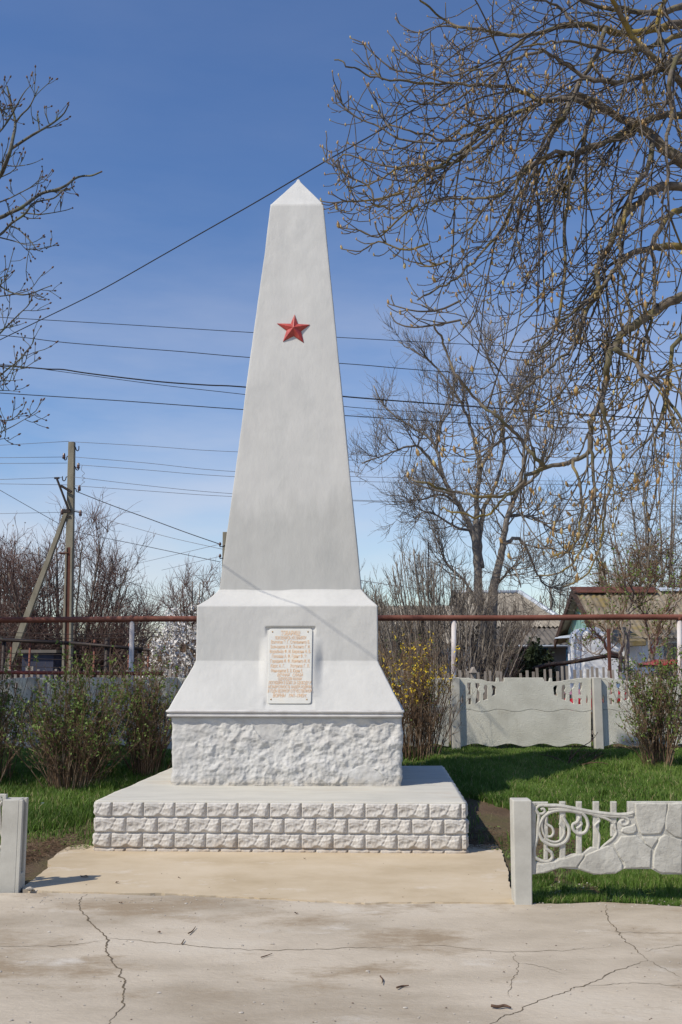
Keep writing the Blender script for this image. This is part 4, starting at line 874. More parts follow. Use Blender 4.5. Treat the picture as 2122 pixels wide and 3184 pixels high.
# ---- the horse chestnut that hangs in from the right
R = np.random.default_rng(5)
TR = np.array([4.6, 6.2])
ct = thing('chestnut_tree', 'horse chestnut with opening buds drooping into the picture from the right', 'tree', (TR[0], TR[1], 0))
mb = MB(); P, r = catmull(np.array([[4.6, 6.2, -.1], [4.62, 6.2, 1.2], [4.5, 6.1, 2.8], [4.55, 6.0, 4.2], [4.3, 6.0, 5.8], [4.2, 5.9, 8]]), np.array([.24, .2, .18, .16, .12, .06]), 6); mb.tubes(P, r, 12)
mb.build('trunk', M['bark_ch'], ct)
LIMBS = [  # (image points, depth start, depth end, radius start, end)   drawn from trunk side to tip
    ([(1720, 60), (1568, 54), (1520, 62), (1450, 78), (1391, 67), (1316, 54), (1278, 65), (1219, 78), (1170, 81), (1122, 70), (1068, 65), (1025, 48), (993, 27), (960, -10)], 6.4, 6.0, .036, .006),
    ([(1750, 520), (1640, 420), (1568, 371), (1531, 344), (1499, 312), (1466, 288), (1423, 269), (1370, 245), (1316, 229), (1262, 229), (1219, 247), (1165, 269), (1111, 290), (1068, 315), (1025, 323), (982, 310), (939, 300), (890, 285)], 6.2, 5.6, .055, .005),
    ([(1400, 250), (1340, 222), (1290, 225), (1241, 231), (1210, 215), (1171, 199), (1101, 194), (1025, 191), (955, 188), (880, 183), (832, 167), (799, 151), (772, 134)], 6.0, 5.3, .022, .004),
    ([(1700, 262), (1568, 264), (1510, 269), (1466, 285), (1430, 305), (1395, 325), (1340, 350), (1290, 355), (1240, 375), (1200, 400), (1160, 440), (1120, 455)], 6.3, 5.4, .030, .005),
    ([(1466, 288), (1440, 312), (1396, 323), (1342, 344), (1316, 355), (1289, 350), (1240, 366), (1180, 420), (1140, 450), (1090, 458), (1040, 455), (990, 470)], 6.1, 5.2, .026, .005),
    ([(1720, 440), (1568, 430), (1520, 430), (1488, 446), (1461, 473), (1429, 506), (1407, 554), (1380, 597), (1369, 624), (1375, 667), (1353, 705), (1337, 739), (1323, 785), (1295, 819), (1246, 862), (1198, 901), (1169, 930)], 6.0, 5.2, .034, .006),
    ([(1720, 575), (1568, 565), (1504, 570), (1461, 581), (1429, 602), (1402, 635), (1380, 662), (1350, 690), (1300, 730), (1260, 760), (1200, 790)], 5.9, 5.3, .030, .005),
    ([(1740, 620), (1650, 650), (1568, 680), (1511, 713), (1463, 742), (1434, 766), (1410, 795), (1398, 834), (1391, 882), (1381, 925), (1362, 964), (1357, 1002), (1355, 1041), (1319, 1060), (1256, 1074), (1213, 1094), (1184, 1127), (1150, 1142), (1102, 1142), (1054, 1132), (1006, 1122), (962, 1108), (941, 1096)], 5.6, 4.9, .034, .0055),
    ([(1256, 1074), (1222, 1045), (1198, 1012), (1160, 973), (1121, 944), (1088, 911), (1054, 867), (1030, 819), (1015, 781), (1001, 752)], 4.95, 4.7, .011, .005),
    ([(1415, 800), (1453, 824), (1473, 858), (1511, 882), (1540, 930), (1580, 990)], 5.3, 5.0, .016, .007),
    ([(1750, 330), (1640, 300), (1568, 190), (1500, 130), (1440, 60), (1400, -30)], 6.1, 5.4, .03, .014),
    ([(1700, 160), (1568, 140), (1480, 175), (1400, 190), (1340, 175), (1290, 140), (1240, 120), (1180, 135), (1130, 150), (1080, 160)], 5.9, 5.2, .028, .005),
    ([(1370, 245), (1350, 290), (1330, 360), (1310, 430), (1300, 520), (1298, 610), (1290, 700), (1270, 770), (1235, 830)], 5.9, 5.4, .018, .006),
    ([(1310, 232), (1285, 285), (1255, 330), (1225, 400), (1180, 470), (1150, 530), (1100, 590), (1050, 640), (1000, 665), (960, 690)], 5.8, 5.2, .016, .005),
    ([(1165, 269), (1130, 305), (1080, 350), (1040, 375), (1000, 388), (960, 380), (915, 385), (880, 410), (840, 425), (800, 430)], 5.6, 5.1, .013, .004),
    ([(1125, 290), (1080, 330), (1030, 365), (985, 400), (950, 430), (930, 460), (900, 480), (860, 470)], 5.6, 5.1, .012, .004),
    ([(1500, 312), (1490, 380), (1450, 450), (1430, 520), (1425, 600), (1440, 680), (1450, 760), (1440, 830)], 5.8, 5.4, .018, .006),
    ([(1700, 700), (1568, 770), (1540, 830), (1535, 900), (1520, 960), (1490, 1010), (1450, 1050)], 5.6, 5.2, .018, .005),
    ([(1357, 1002), (1362, 1060), (1365, 1120), (1360, 1180), (1345, 1240), (1320, 1290), (1280, 1318), (1230, 1325)], 5.1, 4.9, .011, .004),
    ([(1381, 925), (1400, 1000), (1405, 1080), (1395, 1150), (1385, 1220), (1370, 1290), (1330, 1335), (1290, 1345)], 5.1, 5.0, .010, .004),
    ([(1319, 1060), (1332, 1110), (1338, 1170), (1330, 1230), (1300, 1270), (1260, 1280)], 5.0, 4.8, .009, .004),
    ([(1184, 1127), (1150, 1155), (1120, 1180), (1080, 1185), (1040, 1175), (1015, 1168)], 4.9, 4.75, .007, .004),
    ([(1568, 480), (1530, 500), (1500, 560), (1505, 640), (1500, 720), (1480, 800), (1470, 880)], 5.7, 5.4, .020, .006),
    ([(1640, 100), (1568, 120), (1540, 180), (1545, 260), (1530, 330), (1535, 400), (1520, 470)], 5.5, 5.2, .02, .007),
    ([(1220, 78), (1180, 115), (1140, 170), (1090, 200), (1040, 235), (985, 240), (940, 232), (905, 200)], 5.8, 5.3, .012, .004),
    ([(1700, -60), (1568, 12), (1500, 30), (1430, 22), (1360, 8), (1300, -20)], 6.3, 5.9, .03, .010),
    ([(1700, 40), (1568, 78), (1500, 105), (1430, 118), (1370, 110), (1310, 95), (1250, 100), (1200, 110)], 6.1, 5.5, .022, .005),
    ([(1640, -40), (1540, -10), (1510, 60), (1525, 120), (1500, 200), (1510, 260)], 5.9, 5.6, .018, .006),
    ([(1316, 54), (1290, 20), (1240, 0), (1180, -15)], 6.1, 5.9, .012, .005),
    ([(1391, 67), (1370, 130), (1330, 190), (1300, 260), (1260, 300), (1230, 360), (1190, 400), (1130, 420), (1070, 410)], 5.9, 5.4, .017, .005),
]
limbsP, limbsR = [], []
mb = MB()
for pts_, d0, d1, r0_, r1_ in LIMBS:
    n = len(pts_); P = np.array([atY(x, y, lerp(d0, d1, (i / (n - 1)) ** .8) + .06 * math.sin(i * 2.3 + d0 * 7)) for i, (x, y) in enumerate(pts_)])
    rr = r0_ * (r1_ / r0_) ** np.linspace(0, 1, n)
    P, rr = catmull(P, rr, 4); P = P + R.normal(0, .005, P.shape); mb.tubes(P, rr * R.uniform(.93, 1.12, len(rr)), 8)
    i = np.linspace(0, len(P) - 1, 40).astype(int); limbsP.append(P[i]); limbsR.append(rr[i])
mb.build('limb', M['bark_ch'], ct)
# joins between the limbs and the trunk, out to the right of the frame
mb = MB()
for P_, r_ in zip(limbsP, limbsR):
    if P_[0][0] > 2.3: 
        h = max(1.6, min(7.5, P_[0][2] - .5)); Q_ = np.array([[4.5, 6.05, h], lerp(np.array([4.5, 6.05, h]), P_[0], .5) + [0, 0, .25], P_[0]]); P2, r2 = catmull(Q_, np.array([r_[0] * 1.6, r_[0] * 1.2, r_[0]]), 6); mb.tubes(P2, r2, 8)
mb.build('branch_base', M['bark_ch'], ct)
LP = np.array(limbsP); LR = np.array(limbsR)
XB = np.array([(0, 960), (40, 905), (90, 800), (140, 768), (210, 758), (330, 740), (470, 742), (530, 780), (580, 785), (600, 930), (690, 888), (740, 895), (800, 960), (900, 1000), (960, 1000), (1085, 938), (1130, 980), (1190, 1010), (1260, 1100), (1330, 1180), (1345, 1500)], float)
def inside(P):
    q = proj(P.reshape(-1, 3)).reshape(P.shape[0], P.shape[1], 2)[:, [len(P[0]) // 2, -1]]
    lim = np.interp(q[..., 1], XB[:, 0], XB[:, 1])
    low = np.interp(q[..., 0], [900, 1000, 1150, 1400, 1568], [1110, 1180, 1330, 1350, 1130])
    return ((q[..., 0] > lim - 4) & (q[..., 1] < low)).all(1)
# second order: leaves the limb, droops, then turns up at the end
def droop(S, D, L, n, rr, wig=.10): return grow(S, D, L, n, wig, [-.22] * int((n - 1) * .4) + [-.05] * int((n - 1) * .2) + [.26] * (n - 1 - int((n - 1) * .4) - int((n - 1) * .2)), rr)
S, D, rr, t = spawn(LP, LR, 11, .10, .97, .70, R)
D = unit(D + np.array([-.15, -.05, -.15]))
L = R.uniform(.35, 1.15, len(S)) * (1.15 - .4 * t); P2 = droop(S, D, L * 1.15, 11, R, .075); k = inside(P2); P2 = P2[k]; r2 = radii(np.minimum(rr[k] * .55, .0068) * R.uniform(.8, 1.2, k.sum()), 11, .42)
r2 = np.maximum(r2, .0028)
S, D, rr, t = spawn(P2, r2, 4, .15, .98, .75, R); D = unit(D + np.array([-.1, 0, .05]))
L = R.uniform(.10, .42, len(S)); P3 = droop(S, D, L * 1.15, 8, R, .10); k = inside(P3); P3 = P3[k]; r3 = radii(np.maximum(rr[k] * .75, .0028), 8, .75)
S, D, rr, t = spawn(P3, r3, 2, .2, .95, .9, R); L = R.uniform(.02, .10, len(S)); P4 = grow(S, D, L, 4, .14, .2, R); k = inside(P4); P4 = P4[k]; r4 = radii(np.maximum(rr[k] * .8, .0025), 4, .85)
# a few long outer shoots that the photo shows against the sky
EX = [([(1025, 191), (960, 170), (905, 160), (860, 125), (835, 100), (806, 88)], 5.3), ([(880, 183), (850, 150), (840, 105)], 5.2), ([(1000, 330), (920, 320), (870, 290), (830, 275), (790, 250), (765, 232)], 5.3), ([(800, 255), (782, 232), (776, 212)], 5.2),
      ([(900, 300), (880, 270), (860, 215)], 5.2), ([(915, 385), (880, 380), (830, 365), (790, 355), (760, 380), (742, 340)], 5.2), ([(930, 440), (880, 455), (830, 462), (790, 463), (765, 466), (738, 462)], 5.0),
      ([(960, 470), (920, 500), (870, 545), (830, 530), (785, 524)], 5.0), ([(985, 560), (930, 575), (870, 555), (830, 577), (786, 572)], 5.0), ([(1030, 600), (990, 612), (965, 605), (940, 600)], 5.0), ([(1060, 690), (1010, 712), (960, 715), (920, 706), (893, 698)], 4.9),
      ([(1060, 735), (1010, 745), (950, 752), (912, 742), (899, 724)], 4.9), ([(860, 470), (850, 430), (800, 405), (775, 385), (745, 370)], 5.1), ([(1040, 1135), (985, 1122), (945, 1108), (938, 1098)], 4.85), ([(1068, 65), (1010, 60), (960, 75), (925, 60), (910, 45)], 5.9), ([(1100, 150), (1040, 175), (1000, 150), (960, 145), (920, 118), (905, 115)], 5.3)]
EP = []
for pl, dd in EX:
    P = np.array([atY(x, y, dd + .15 * i / len(pl)) for i, (x, y) in enumerate(pl)]); P, _ = catmull(P, np.zeros(len(P)), 5); i = np.linspace(0, len(P) - 1, 14).astype(int); EP.append(P[i])
EP = np.array(EP); ER = radii(np.full(len(EP), .0065), 14, .5)
S, D, rr, t = spawn(EP, ER, 9, .1, .97, .75, R); L = R.uniform(.04, .2, len(S)); P5 = grow(S, D, L, 5, .16, .15, R); r5 = radii(np.full(len(S), .0034), 5, .8)
P5k = inside(P5); P5 = P5[P5k]; r5 = r5[P5k]
mb = MB(); mb.tubes(P2, r2, 5); mb.tubes(P3, r3, 4); mb.tubes(P4, r4, 4); mb.tubes(EP, ER, 5); mb.tubes(P5, r5, 4); mb.build('twigs', M['bark_twig'], ct)
mb = MB()
for Pn, pr, s0, s1 in ((P2, 1, .016, .034), (P3, .9, .013, .032), (P4, .9, .009, .022), (EP, 1, .02, .036), (P5, .9, .012, .024)):
    k = R.random(len(Pn)) < pr; E_ = Pn[k][:, -1]; D = unit(Pn[k][:, -1] - Pn[k][:, -2] + [0, 0, .15]); ln = R.uniform(s0, s1, len(E_))
    big = R.random(len(E_)) < .10; ln = np.where(big, ln * 1.4, ln) * np.where(E_[:, 2] < 3.1, 1.35, 1)
    mb.octs(E_ - D * .003, D * ln[:, None], ln * .24)
S, D, rr, t = spawn(P3, r3, 2, .1, .9, .9, R); mb.octs(S, D * R.uniform(.008, .016, len(S))[:, None], np.full(len(S), .0034))
mb.build('buds', M['bud'], ct)['kind'] = 'stuff'

# ---- tree at the left edge
R = np.random.default_rng(21)
lt_ = thing('chestnut_tree', 'bare tree with dark buds reaching in from the left edge of the sky', 'tree', (-5.6, 11.0, .2))
YT_ = 11.0
mb = MB(); P, r = catmull(np.array([[-5.6, 11, -.1], [-5.55, 11, 2], [-5.7, 11.1, 4.5], [-5.5, 11, 7.5], [-5.6, 11, 10]]), np.array([.2, .17, .13, .08, .03]), 6); mb.tubes(P, r, 10); mb.build('trunk', M['bark_l'], lt_)
def lz(X, Y, d=YT_): return atY(X * .377, 147.8 + Y * .377, d)
LL = [([(-260, 900), (-80, 760), (0, 680), (30, 620), (60, 540), (80, 450), (95, 360), (75, 260), (45, 140)], .028), ([(95, 360), (130, 310), (180, 260), (215, 190), (235, 140)], .011), ([(70, 515), (130, 475), (200, 430), (280, 385), (340, 345), (390, 300), (418, 248)], .017),
      ([(-220, 1000), (0, 935), (60, 905), (130, 875), (190, 830), (260, 785), (340, 765), (400, 740), (460, 695), (510, 680), (560, 678), (618, 655)], .022), ([(-150, 1120), (0, 1040), (70, 970), (150, 915), (200, 850), (260, 830), (330, 815), (385, 770), (425, 765)], .015),
      ([(130, 905), (190, 910), (240, 915), (320, 905), (400, 890), (442, 876)], .009), ([(70, 985), (120, 1010), (190, 1080), (225, 1130), (258, 1140)], .009), ([(0, 1055), (90, 1078), (160, 1100), (235, 1098)], .008), ([(-30, 850), (50, 820), (130, 780), (200, 740), (260, 675), (258, 625)], .009),
      ([(-60, 620), (0, 600), (70, 620), (150, 615), (210, 600), (258, 578)], .008), ([(-80, 480), (0, 410), (60, 330), (120, 220), (150, 170), (185, 130)], .011), ([(-60, 1300), (0, 1350), (70, 1390), (140, 1405), (210, 1390), (270, 1365), (312, 1350)], .011), ([(-50, 1420), (30, 1410), (120, 1400), (230, 1412), (298, 1434)], .008),
      ([(-60, 1700), (0, 1640), (60, 1580), (120, 1520), (180, 1460), (208, 1390)], .010), ([(0, 1620), (60, 1600), (110, 1590), (158, 1573)], .006), ([(-60, 1950), (0, 1900), (50, 1855), (110, 1810), (160, 1750), (200, 1700), (208, 1670)], .010), ([(0, 1840), (80, 1860), (178, 1850)], .006), ([(-40, 1990), (40, 1988), (118, 1995)], .006),
      ([(-40, 1930), (60, 1928), (132, 1922)], .006), ([(-60, 2290), (0, 2245), (80, 2205), (140, 2170), (178, 2150)], .007), ([(-30, 2165), (60, 2170), (115, 2155)], .006), ([(-40, 2290), (50, 2278)], .006), ([(-40, 1310), (0, 1300), (45, 1285)], .006), ([(-60, 400), (0, 220), (10, 300), (60, 310), (20, 180)], .008), ([(-20, 250), (30, 290), (80, 340)], .008)]
mb = MB(); A_ = []; B_ = []
for pl, r0_ in LL:
    P = np.array([lz(x, y, YT_ + .25 * math.sin(i + x * .01)) for i, (x, y) in enumerate(pl)]); n = len(P); P, rr = catmull(P, r0_ * np.linspace(1.15, .42, n), 4); mb.tubes(P, rr, 6)
    i = np.linspace(0, len(P) - 1, 24).astype(int); A_.append(P[i]); B_.append(rr[i])
mb.build('limb', M['bark_l'], lt_)
A_ = np.array(A_); B_ = np.array(B_)
mb = MB(); oa, ob = [], []  # dense unseen limbs and twigs left of the frame, added to shade the far fence
for i in range(46):
    a = i * 2.399; tip = np.array([-7.9 + 2.4 * math.cos(a) * (.5 + .5 * R.random()), 10.9 + 1.3 * math.sin(a), 4.6 + 3.6 * R.random()])
    s0 = np.array([-5.6, 11, 2.2 + 3.2 * R.random()]); P = np.array([s0, lerp(s0, tip, .35) + [0, 0, .25], lerp(s0, tip, .7) + [0, 0, .2], tip]); P, rr = catmull(P, np.array([.07, .05, .035, .015]), 6); mb.tubes(P, rr, 6)
    j = np.linspace(0, len(P) - 1, 24).astype(int); oa.append(P[j]); ob.append(rr[j])
mb.build('branch', M['bark_l'], lt_)
oa = np.array(oa); ob = np.array(ob); S, D, rr, t = spawn(oa, ob, 34, .2, .98, .8, R); P = grow(S, D, R.uniform(.4, 1.4, len(S)), 6, .13, .08, R); mb = MB(); mb.tubes(P, radii(np.full(len(S), .014), 6, .6), 4); S2, D2, rr2, t2 = spawn(P, radii(np.full(len(S), .014), 6, .6), 3, .2, .98, .8, R); mb.tubes(grow(S2, D2, R.uniform(.15, .45, len(S2)), 4, .14, .08, R), radii(np.full(len(S2), .009), 4, .7), 3); mb.build('unseen_shade_twigs', M['bark_l'], lt_)
S, D, rr, t = spawn(A_, B_, 4, .15, .97, .8, R); D = unit(D + [0, 0, .35]); L = R.uniform(.12, .6, len(S)) * (1.1 - .6 * t); P2 = grow(S, D, L, 6, .13, .12, R); r2 = radii(np.minimum(rr * .6, .0085), 6, .6)
S, D, rr, t = spawn(P2, r2, 2, .3, .95, .8, R); L = R.uniform(.06, .2, len(S)); P3 = grow(S, D, L, 4, .14, .15, R); r3 = radii(np.maximum(rr * .7, .004), 4, .8)
mb = MB(); mb.tubes(P2, np.maximum(r2, .0045), 5); mb.tubes(P3, r3, 4); mb.build('twigs', M['bark_l'], lt_)
mb = MB()
for Pn in (A_, P2, P3):
    D = unit(Pn[:, -1] - Pn[:, -2]); mb.octs(Pn[:, -1] - D * .004, D * R.uniform(.03, .05, len(D))[:, None], np.full(len(D), .012))
mb.build('buds', M['bud_dark'], lt_)['kind'] = 'stuff'

# ---- background trees: limbs traced or fanned, then three orders of shoots
def bare_tree(name, label, base, limbs, lr, seeds, m_trunk, m_twig, l1, l2, l3, c1, c2, c3, lift=.10, ang=.6, group='bare trees behind the fence', rt=.010, t0=.2, flowers=0, fm=None, fsize=.03, wig=.12, d3=None):
    Rr = np.random.default_rng(seeds); o = thing(name, label, 'tree', base, 0, group); mb = MB(); A = []; B = []
    for P, (ra, rb) in zip(limbs, lr):
        P = np.array(P); n = len(P); P, rr = catmull(P, ra * (rb / ra) ** np.linspace(0, 1, n), 5); P[2:] += Rr.normal(0, .005, P[2:].shape) * min(2, 40 * ra); mb.tubes(P, rr, 8)
        i = np.linspace(0, len(P) - 1, 24).astype(int); A.append(P[i]); B.append(rr[i])
    mb.build('trunk', m_trunk, o); A = np.array(A); B = np.array(B)
    S, D, rr, t = spawn(A, B, c1, t0, .99, ang, Rr); L = Rr.uniform(.35, 1, len(S)) * l1 * (1.2 - .6 * t); P1 = grow(S, D, L, 8, wig, lift, Rr); r1 = radii(np.minimum(rr * .55, rt * 2.6), 8, .35)
    S, D, rr, t = spawn(P1, r1, c2, .15, .98, ang, Rr); L = Rr.uniform(.35, 1, len(S)) * l2; P2 = grow(S, D, L, 6, wig * 1.1, lift, Rr); r2 = radii(np.maximum(rr * .6, rt * .7), 6, .5)
    S, D, rr, t = spawn(P2, r2, c3, .15, .98, ang, Rr); L = Rr.uniform(.4, 1, len(S)) * l3; P3 = grow(S, D, L, 4, wig * 1.2, lift, Rr); r3 = radii(np.maximum(rr * .65, rt * .45), 4, .6)
    mb = MB(); mb.tubes(P1, r1, 5); mb.tubes(P2, r2, 4); mb.tubes(P3, r3, 3); mb.build('crown', m_twig, o)
    if flowers:
        k = Rr.integers(0, len(P3), flowers); i = Rr.integers(0, 4, flowers); Cn = P3[k, i] + Rr.normal(0, .012, (flowers, 3)); leafs(Cn, fsize, 'blossoms' if fm is M['blossom'] else 'leaves', fm, o, Rr)
    return o, P2, P3
def leafs(Cn, size, name, m, parent, Rr, asp=.7):
    n = len(Cn); U_ = unit(Rr.normal(size=(n, 3))); Vv = unit(np.cross(U_, Rr.normal(size=(n, 3)))); s = size * Rr.uniform(.5, 1.2, n)[:, None]
    mb = MB(); mb.quads(Cn, U_ * s, Vv * s * asp); q = mb.build(name, m, parent, smooth=False); q['kind'] = 'stuff'; return q
def zz(X, Y, d): return atY(813 + X * .4816, 665 + Y * .4816, d)       # close-up coordinates right of the obelisk
YW = 21.0
gm_b = atY(1108, 1560, YW); gz = -.1
Lm = [[(650, 1950), (640, 1750), (600, 1500), (590, 1300), (565, 1150), (500, 1030), (430, 900), (395, 760), (350, 700), (250, 640), (150, 560), (95, 460)],
      [(590, 1300), (585, 1150), (590, 1000), (600, 850), (575, 720), (540, 600), (500, 520), (440, 430), (380, 360), (300, 300), (215, 250)],
      [(650, 1850), (660, 1500), (690, 1330), (715, 1200), (735, 1080), (780, 960), (810, 840), (815, 740), (850, 620), (880, 480), (900, 380), (890, 260)],
      [(610, 1330), (600, 1200), (620, 1050), (670, 950), (710, 820), (720, 700), (700, 560), (690, 440), (640, 330), (620, 200)],
      [(430, 900), (340, 780), (290, 745), (200, 770), (120, 800), (40, 830)], [(500, 1030), (420, 980), (330, 1000), (260, 1010)], [(715, 1215), (790, 1190), (850, 1290), (880, 1360), (930, 1420), (990, 1400)], [(735, 1080), (830, 1080), (900, 1110), (960, 1150), (1040, 1130)],
      [(780, 960), (860, 900), (930, 800), (960, 700), (990, 560)], [(600, 850), (660, 760), (680, 680), (760, 600), (790, 480)], [(395, 760), (420, 640), (470, 560), (480, 440)], [(560, 1150), (480, 1130), (400, 1080), (340, 1060), (290, 1090)], [(600, 1500), (520, 1380), (440, 1300), (400, 1200)], [(690, 1400), (760, 1330), (800, 1420)]]
rad = [(.155, .015), (.08, .013), (.13, .014), (.07, .013), (.04, .012), (.035, .012), (.05, .012), (.045, .012), (.045, .012), (.04, .012), (.03, .012), (.035, .012), (.035, .012), (.03, .012)]
Rw = np.random.default_rng(3); Ls = []
for i, l in enumerate(Lm):
    dy = Rw.uniform(-1.6, 1.6) if i > 3 else (0, .4, -.3, .5)[i]; Ls.append([zz(x, y, YW + dy * j / max(1, len(l) - 1) + (.0 if j else 0)) for j, (x, y) in enumerate(l)])
for i in (0, 2): Ls[i][0][2] = gz
bare_tree('walnut_tree', 'large bare grey tree with forked trunk rising right of the obelisk', (gm_b[0], YW, gz), Ls, rad, 31, M['bark_grey'], M['twig_grey'], 1.3, .75, .42, 17, 6, 4, lift=.15, ang=.70, rt=.008, t0=.22, wig=.16)
# thicket of tall bare stems in front of it
def stems_img(xa, xb, yb, ytop_fn, n, Y, Rr, gz_, lean=.35, npt=6, bow=.1):
    out = []
    for i in range(n):
        x0 = Rr.uniform(xa, xb); q = (x0 - (xa + xb) / 2) / max(1, (xb - xa) / 2); d = Y + Rr.uniform(-.8, .8); b = atY(x0, yb, d); b[2] = gz_
        xt = x0 + q * lean * (yb - 1300) + Rr.normal(0, 22); t = atY(xt, ytop_fn(xt) + abs(Rr.normal(0, 25)), d)
        P = [lerp(b, t, s) + [(t[0] - b[0]) * bow * (s * s - s), 0, 0] + Rr.normal(0, .02, 3) * (0 < s < 1) for s in np.linspace(0, 1, npt)]; out.append(P)
    return out
Rr = np.random.default_rng(8)
ytop = lambda x: float(np.interp(x, [850, 885, 915, 960, 1000, 1040, 1080, 1130, 1180], [1400, 1330, 1262, 1250, 1290, 1300, 1330, 1370, 1400]))
ls = stems_img(940, 1110, 1560, ytop, 88, 19, Rr, -.1, lean=.42)
bare_tree('tall_bush', 'tall thicket of thin bare stems right behind the obelisk shoulder, over the forsythia', (1.2, 19, -.1), ls, [(.022, .007)] * len(ls), 9, M['bark_grey'], M['twig_grey'], .8, .38, .22, 9, 4, 2, lift=.12, ang=.45, rt=.0065, t0=.15, group='bare bushes behind the fence')
ytop = lambda x: float(np.interp(x, [830, 860, 900, 960], [1318, 1340, 1385, 1420]))
ls = stems_img(850, 960, 1560, ytop, 34, 27, Rr, -.1, lean=.2)
bare_tree('bare_bush', 'distant brown-grey bush just right of the obelisk shoulder', (-.9, 27, -.1), ls, [(.03, .012)] * len(ls), 10, M['twig_brown'], M['twig_grey'], 1.0, .5, .3, 8, 4, 3, lift=.08, ang=.6, rt=.010, t0=.3, group='bare bushes behind the fence')
# trees at the right behind the houses
def fan_tree(name, label, bx, by, Y, ctr, rx, ry, n, seed, mt, mw,  l1=1.2, l2=.6, l3=.35, c=(12, 5, 3), r0=.12, rt=.011, lift=.05, ang=.7, group='bare trees behind the fence', flowers=0, fm=None, fsize=.03, half=(-1.25, 1.25), split=.28, wig=.12):
    Rr = np.random.default_rng(seed); b = atY(bx, by, Y); b[2] = gz; ls = []; rs = []
    for i in range(n):
        a = lerp(half[0], half[1], (i + .5) / n) + Rr.normal(0, .08); q = Rr.uniform(.72, 1.0)
        tip = (ctr[0] + rx * math.sin(a) * q, ctr[1] - ry * math.cos(a) * q); k = Rr.uniform(.02, split)
        dd = Rr.uniform(-2, 2); T_ = atY(*tip, Y + dd); s0 = lerp(b, atY(ctr[0], ctr[1] + ry * .2, Y), k)
        m1 = lerp(s0, T_, .35) + [(T_[0] - s0[0]) * .10, 0, -.10 * (T_[2] - s0[2])]; m2 = lerp(s0, T_, .7) + [(T_[0] - s0[0]) * .05, 0, -.05 * (T_[2] - s0[2])]
        ls.append([b if i % 4 == 0 else s0, lerp(s0, m1, .5), m1, m2, T_]); rs.append((r0 * (1 if i % 4 == 0 else .6), rt * 1.6))
    return bare_tree(name, label, tuple(b), ls, rs, seed + 1, mt, mw, l1, l2, l3, *c, lift=lift, ang=ang, rt=rt, flowers=flowers, fm=fm, fsize=fsize, group=group, wig=wig)
fan_tree('bare_tree', 'dense bare tree at the right edge rising above the mossy roof', 1500, 1560, 33, (1545, 1330), 200, 330, 16, 41, M['bark_grey'], M['twig_grey'], 2.0, 1.1, .6, (15, 7, 4), r0=.16, rt=.013, ang=.8)
fan_tree('bare_tree', 'low dark bushy tree directly behind the mossy roof with a hint of green', 1450, 1560, 31, (1470, 1400), 110, 175, 14, 45, M['bark_grey'], M['twig_brown'], 1.2, .7, .4, (14, 7, 4), r0=.09, rt=.013, flowers=1500, fm=M['leaf'], fsize=.035)
fan_tree('bare_tree', 'far small bare tree between the two roofs', 1270, 1560, 44, (1275, 1440), 75, 120, 10, 49, M['bark_grey'], M['twig_grey'], 1.3, .7, .5, (10, 5, 2), r0=.1, rt=.014)
# fruit trees on the left
fan_tree('fruit_tree', 'wide bare fruit tree with reddish upright twigs behind the concrete pole', 150, 1560, 29, (150, 1480), 235, 245, 34, 51, M['bark_grey'], M['twig_red'], 1.9, 1.0, .55, (15, 6, 4), r0=.14, rt=.011, lift=.12, ang=.72, half=(-1.55, 1.55), wig=.15)
fan_tree('fruit_tree', 'bare fruit tree at the left edge behind the slanting brace, partly in blossom', -10, 1560, 30, (-5, 1480), 130, 240, 16, 54, M['bark_grey'], M['twig_red'], 1.8, .95, .55, (14, 6, 4), r0=.13, rt=.012, lift=.11, ang=.75, flowers=900, fm=M['blossom'], fsize=.030)
fan_tree('bare_tree', 'distant bare tree between the reddish fruit tree and the obelisk', 440, 1560, 40, (455, 1440), 80, 112, 12, 57, M['bark_grey'], M['twig_red'], 1.7, 1.0, .6, (12, 6, 3), r0=.1, rt=.014, lift=.10, ang=.75)
fan_tree('blossoming_tree', 'small tree covered in white blossom beside the left side of the pedestal', 420, 1620, 16.5, (428, 1540), 82, 135, 12, 61, M['bark_grey'], M['twig_brown'], .7, .35, .18, (12, 5, 3), r0=.035, rt=.005, lift=.08, ang=.6, flowers=11000, fm=M['blossom'], fsize=.020, half=(-1.5, 1.3))
# thin-leaved tree in front of the right-hand house
def z5(X, Y, d): return atY(1256.2 + X * .19887, 1315.3 + Y * .19887, d)
T5 = [[(930, 1180), (928, 1000), (935, 800), (955, 600), (935, 480), (985, 330), (1005, 250), (985, 130), (1030, 20)], [(1000, 1250), (900, 1030), (800, 940), (700, 890), (650, 780), (580, 715), (530, 690), (520, 640)], [(850, 1200), (855, 950), (885, 820), (880, 680), (860, 600), (850, 450)], [(720, 1200), (730, 900), (745, 740), (770, 600), (765, 450), (750, 350), (700, 240)],
      [(1190, 1200), (1195, 950), (1180, 720), (1150, 560), (1160, 450)], [(1230, 1200), (1235, 930), (1275, 780), (1305, 600), (1380, 480), (1500, 350), (1568, 290)], [(1215, 930), (1200, 820), (1230, 700)], [(650, 780), (700, 720), (690, 640), (640, 560)], [(935, 480), (1010, 420), (1080, 370), (1150, 250), (1200, 120)], [(985, 330), (920, 200), (890, 60)], [(655, 870), (600, 940), (530, 930), (450, 880)], [(1380, 480), (1440, 300), (1460, 150)], [(1275, 780), (1380, 700), (1450, 560)]]
R5 = [(.055, .016), (.05, .016), (.04, .014), (.03, .010), (.04, .012), (.04, .014), (.03, .012), (.025, .010), (.025, .010), (.02, .01), (.02, .008), (.022, .01), (.02, .01)]
Rf = np.random.default_rng(77)
Ls = [[z5(x, y, 18.5 + .5 * math.sin(i * 1.7 + j * .4)) for j, (x, y) in enumerate(l)] for i, l in enumerate(T5)]
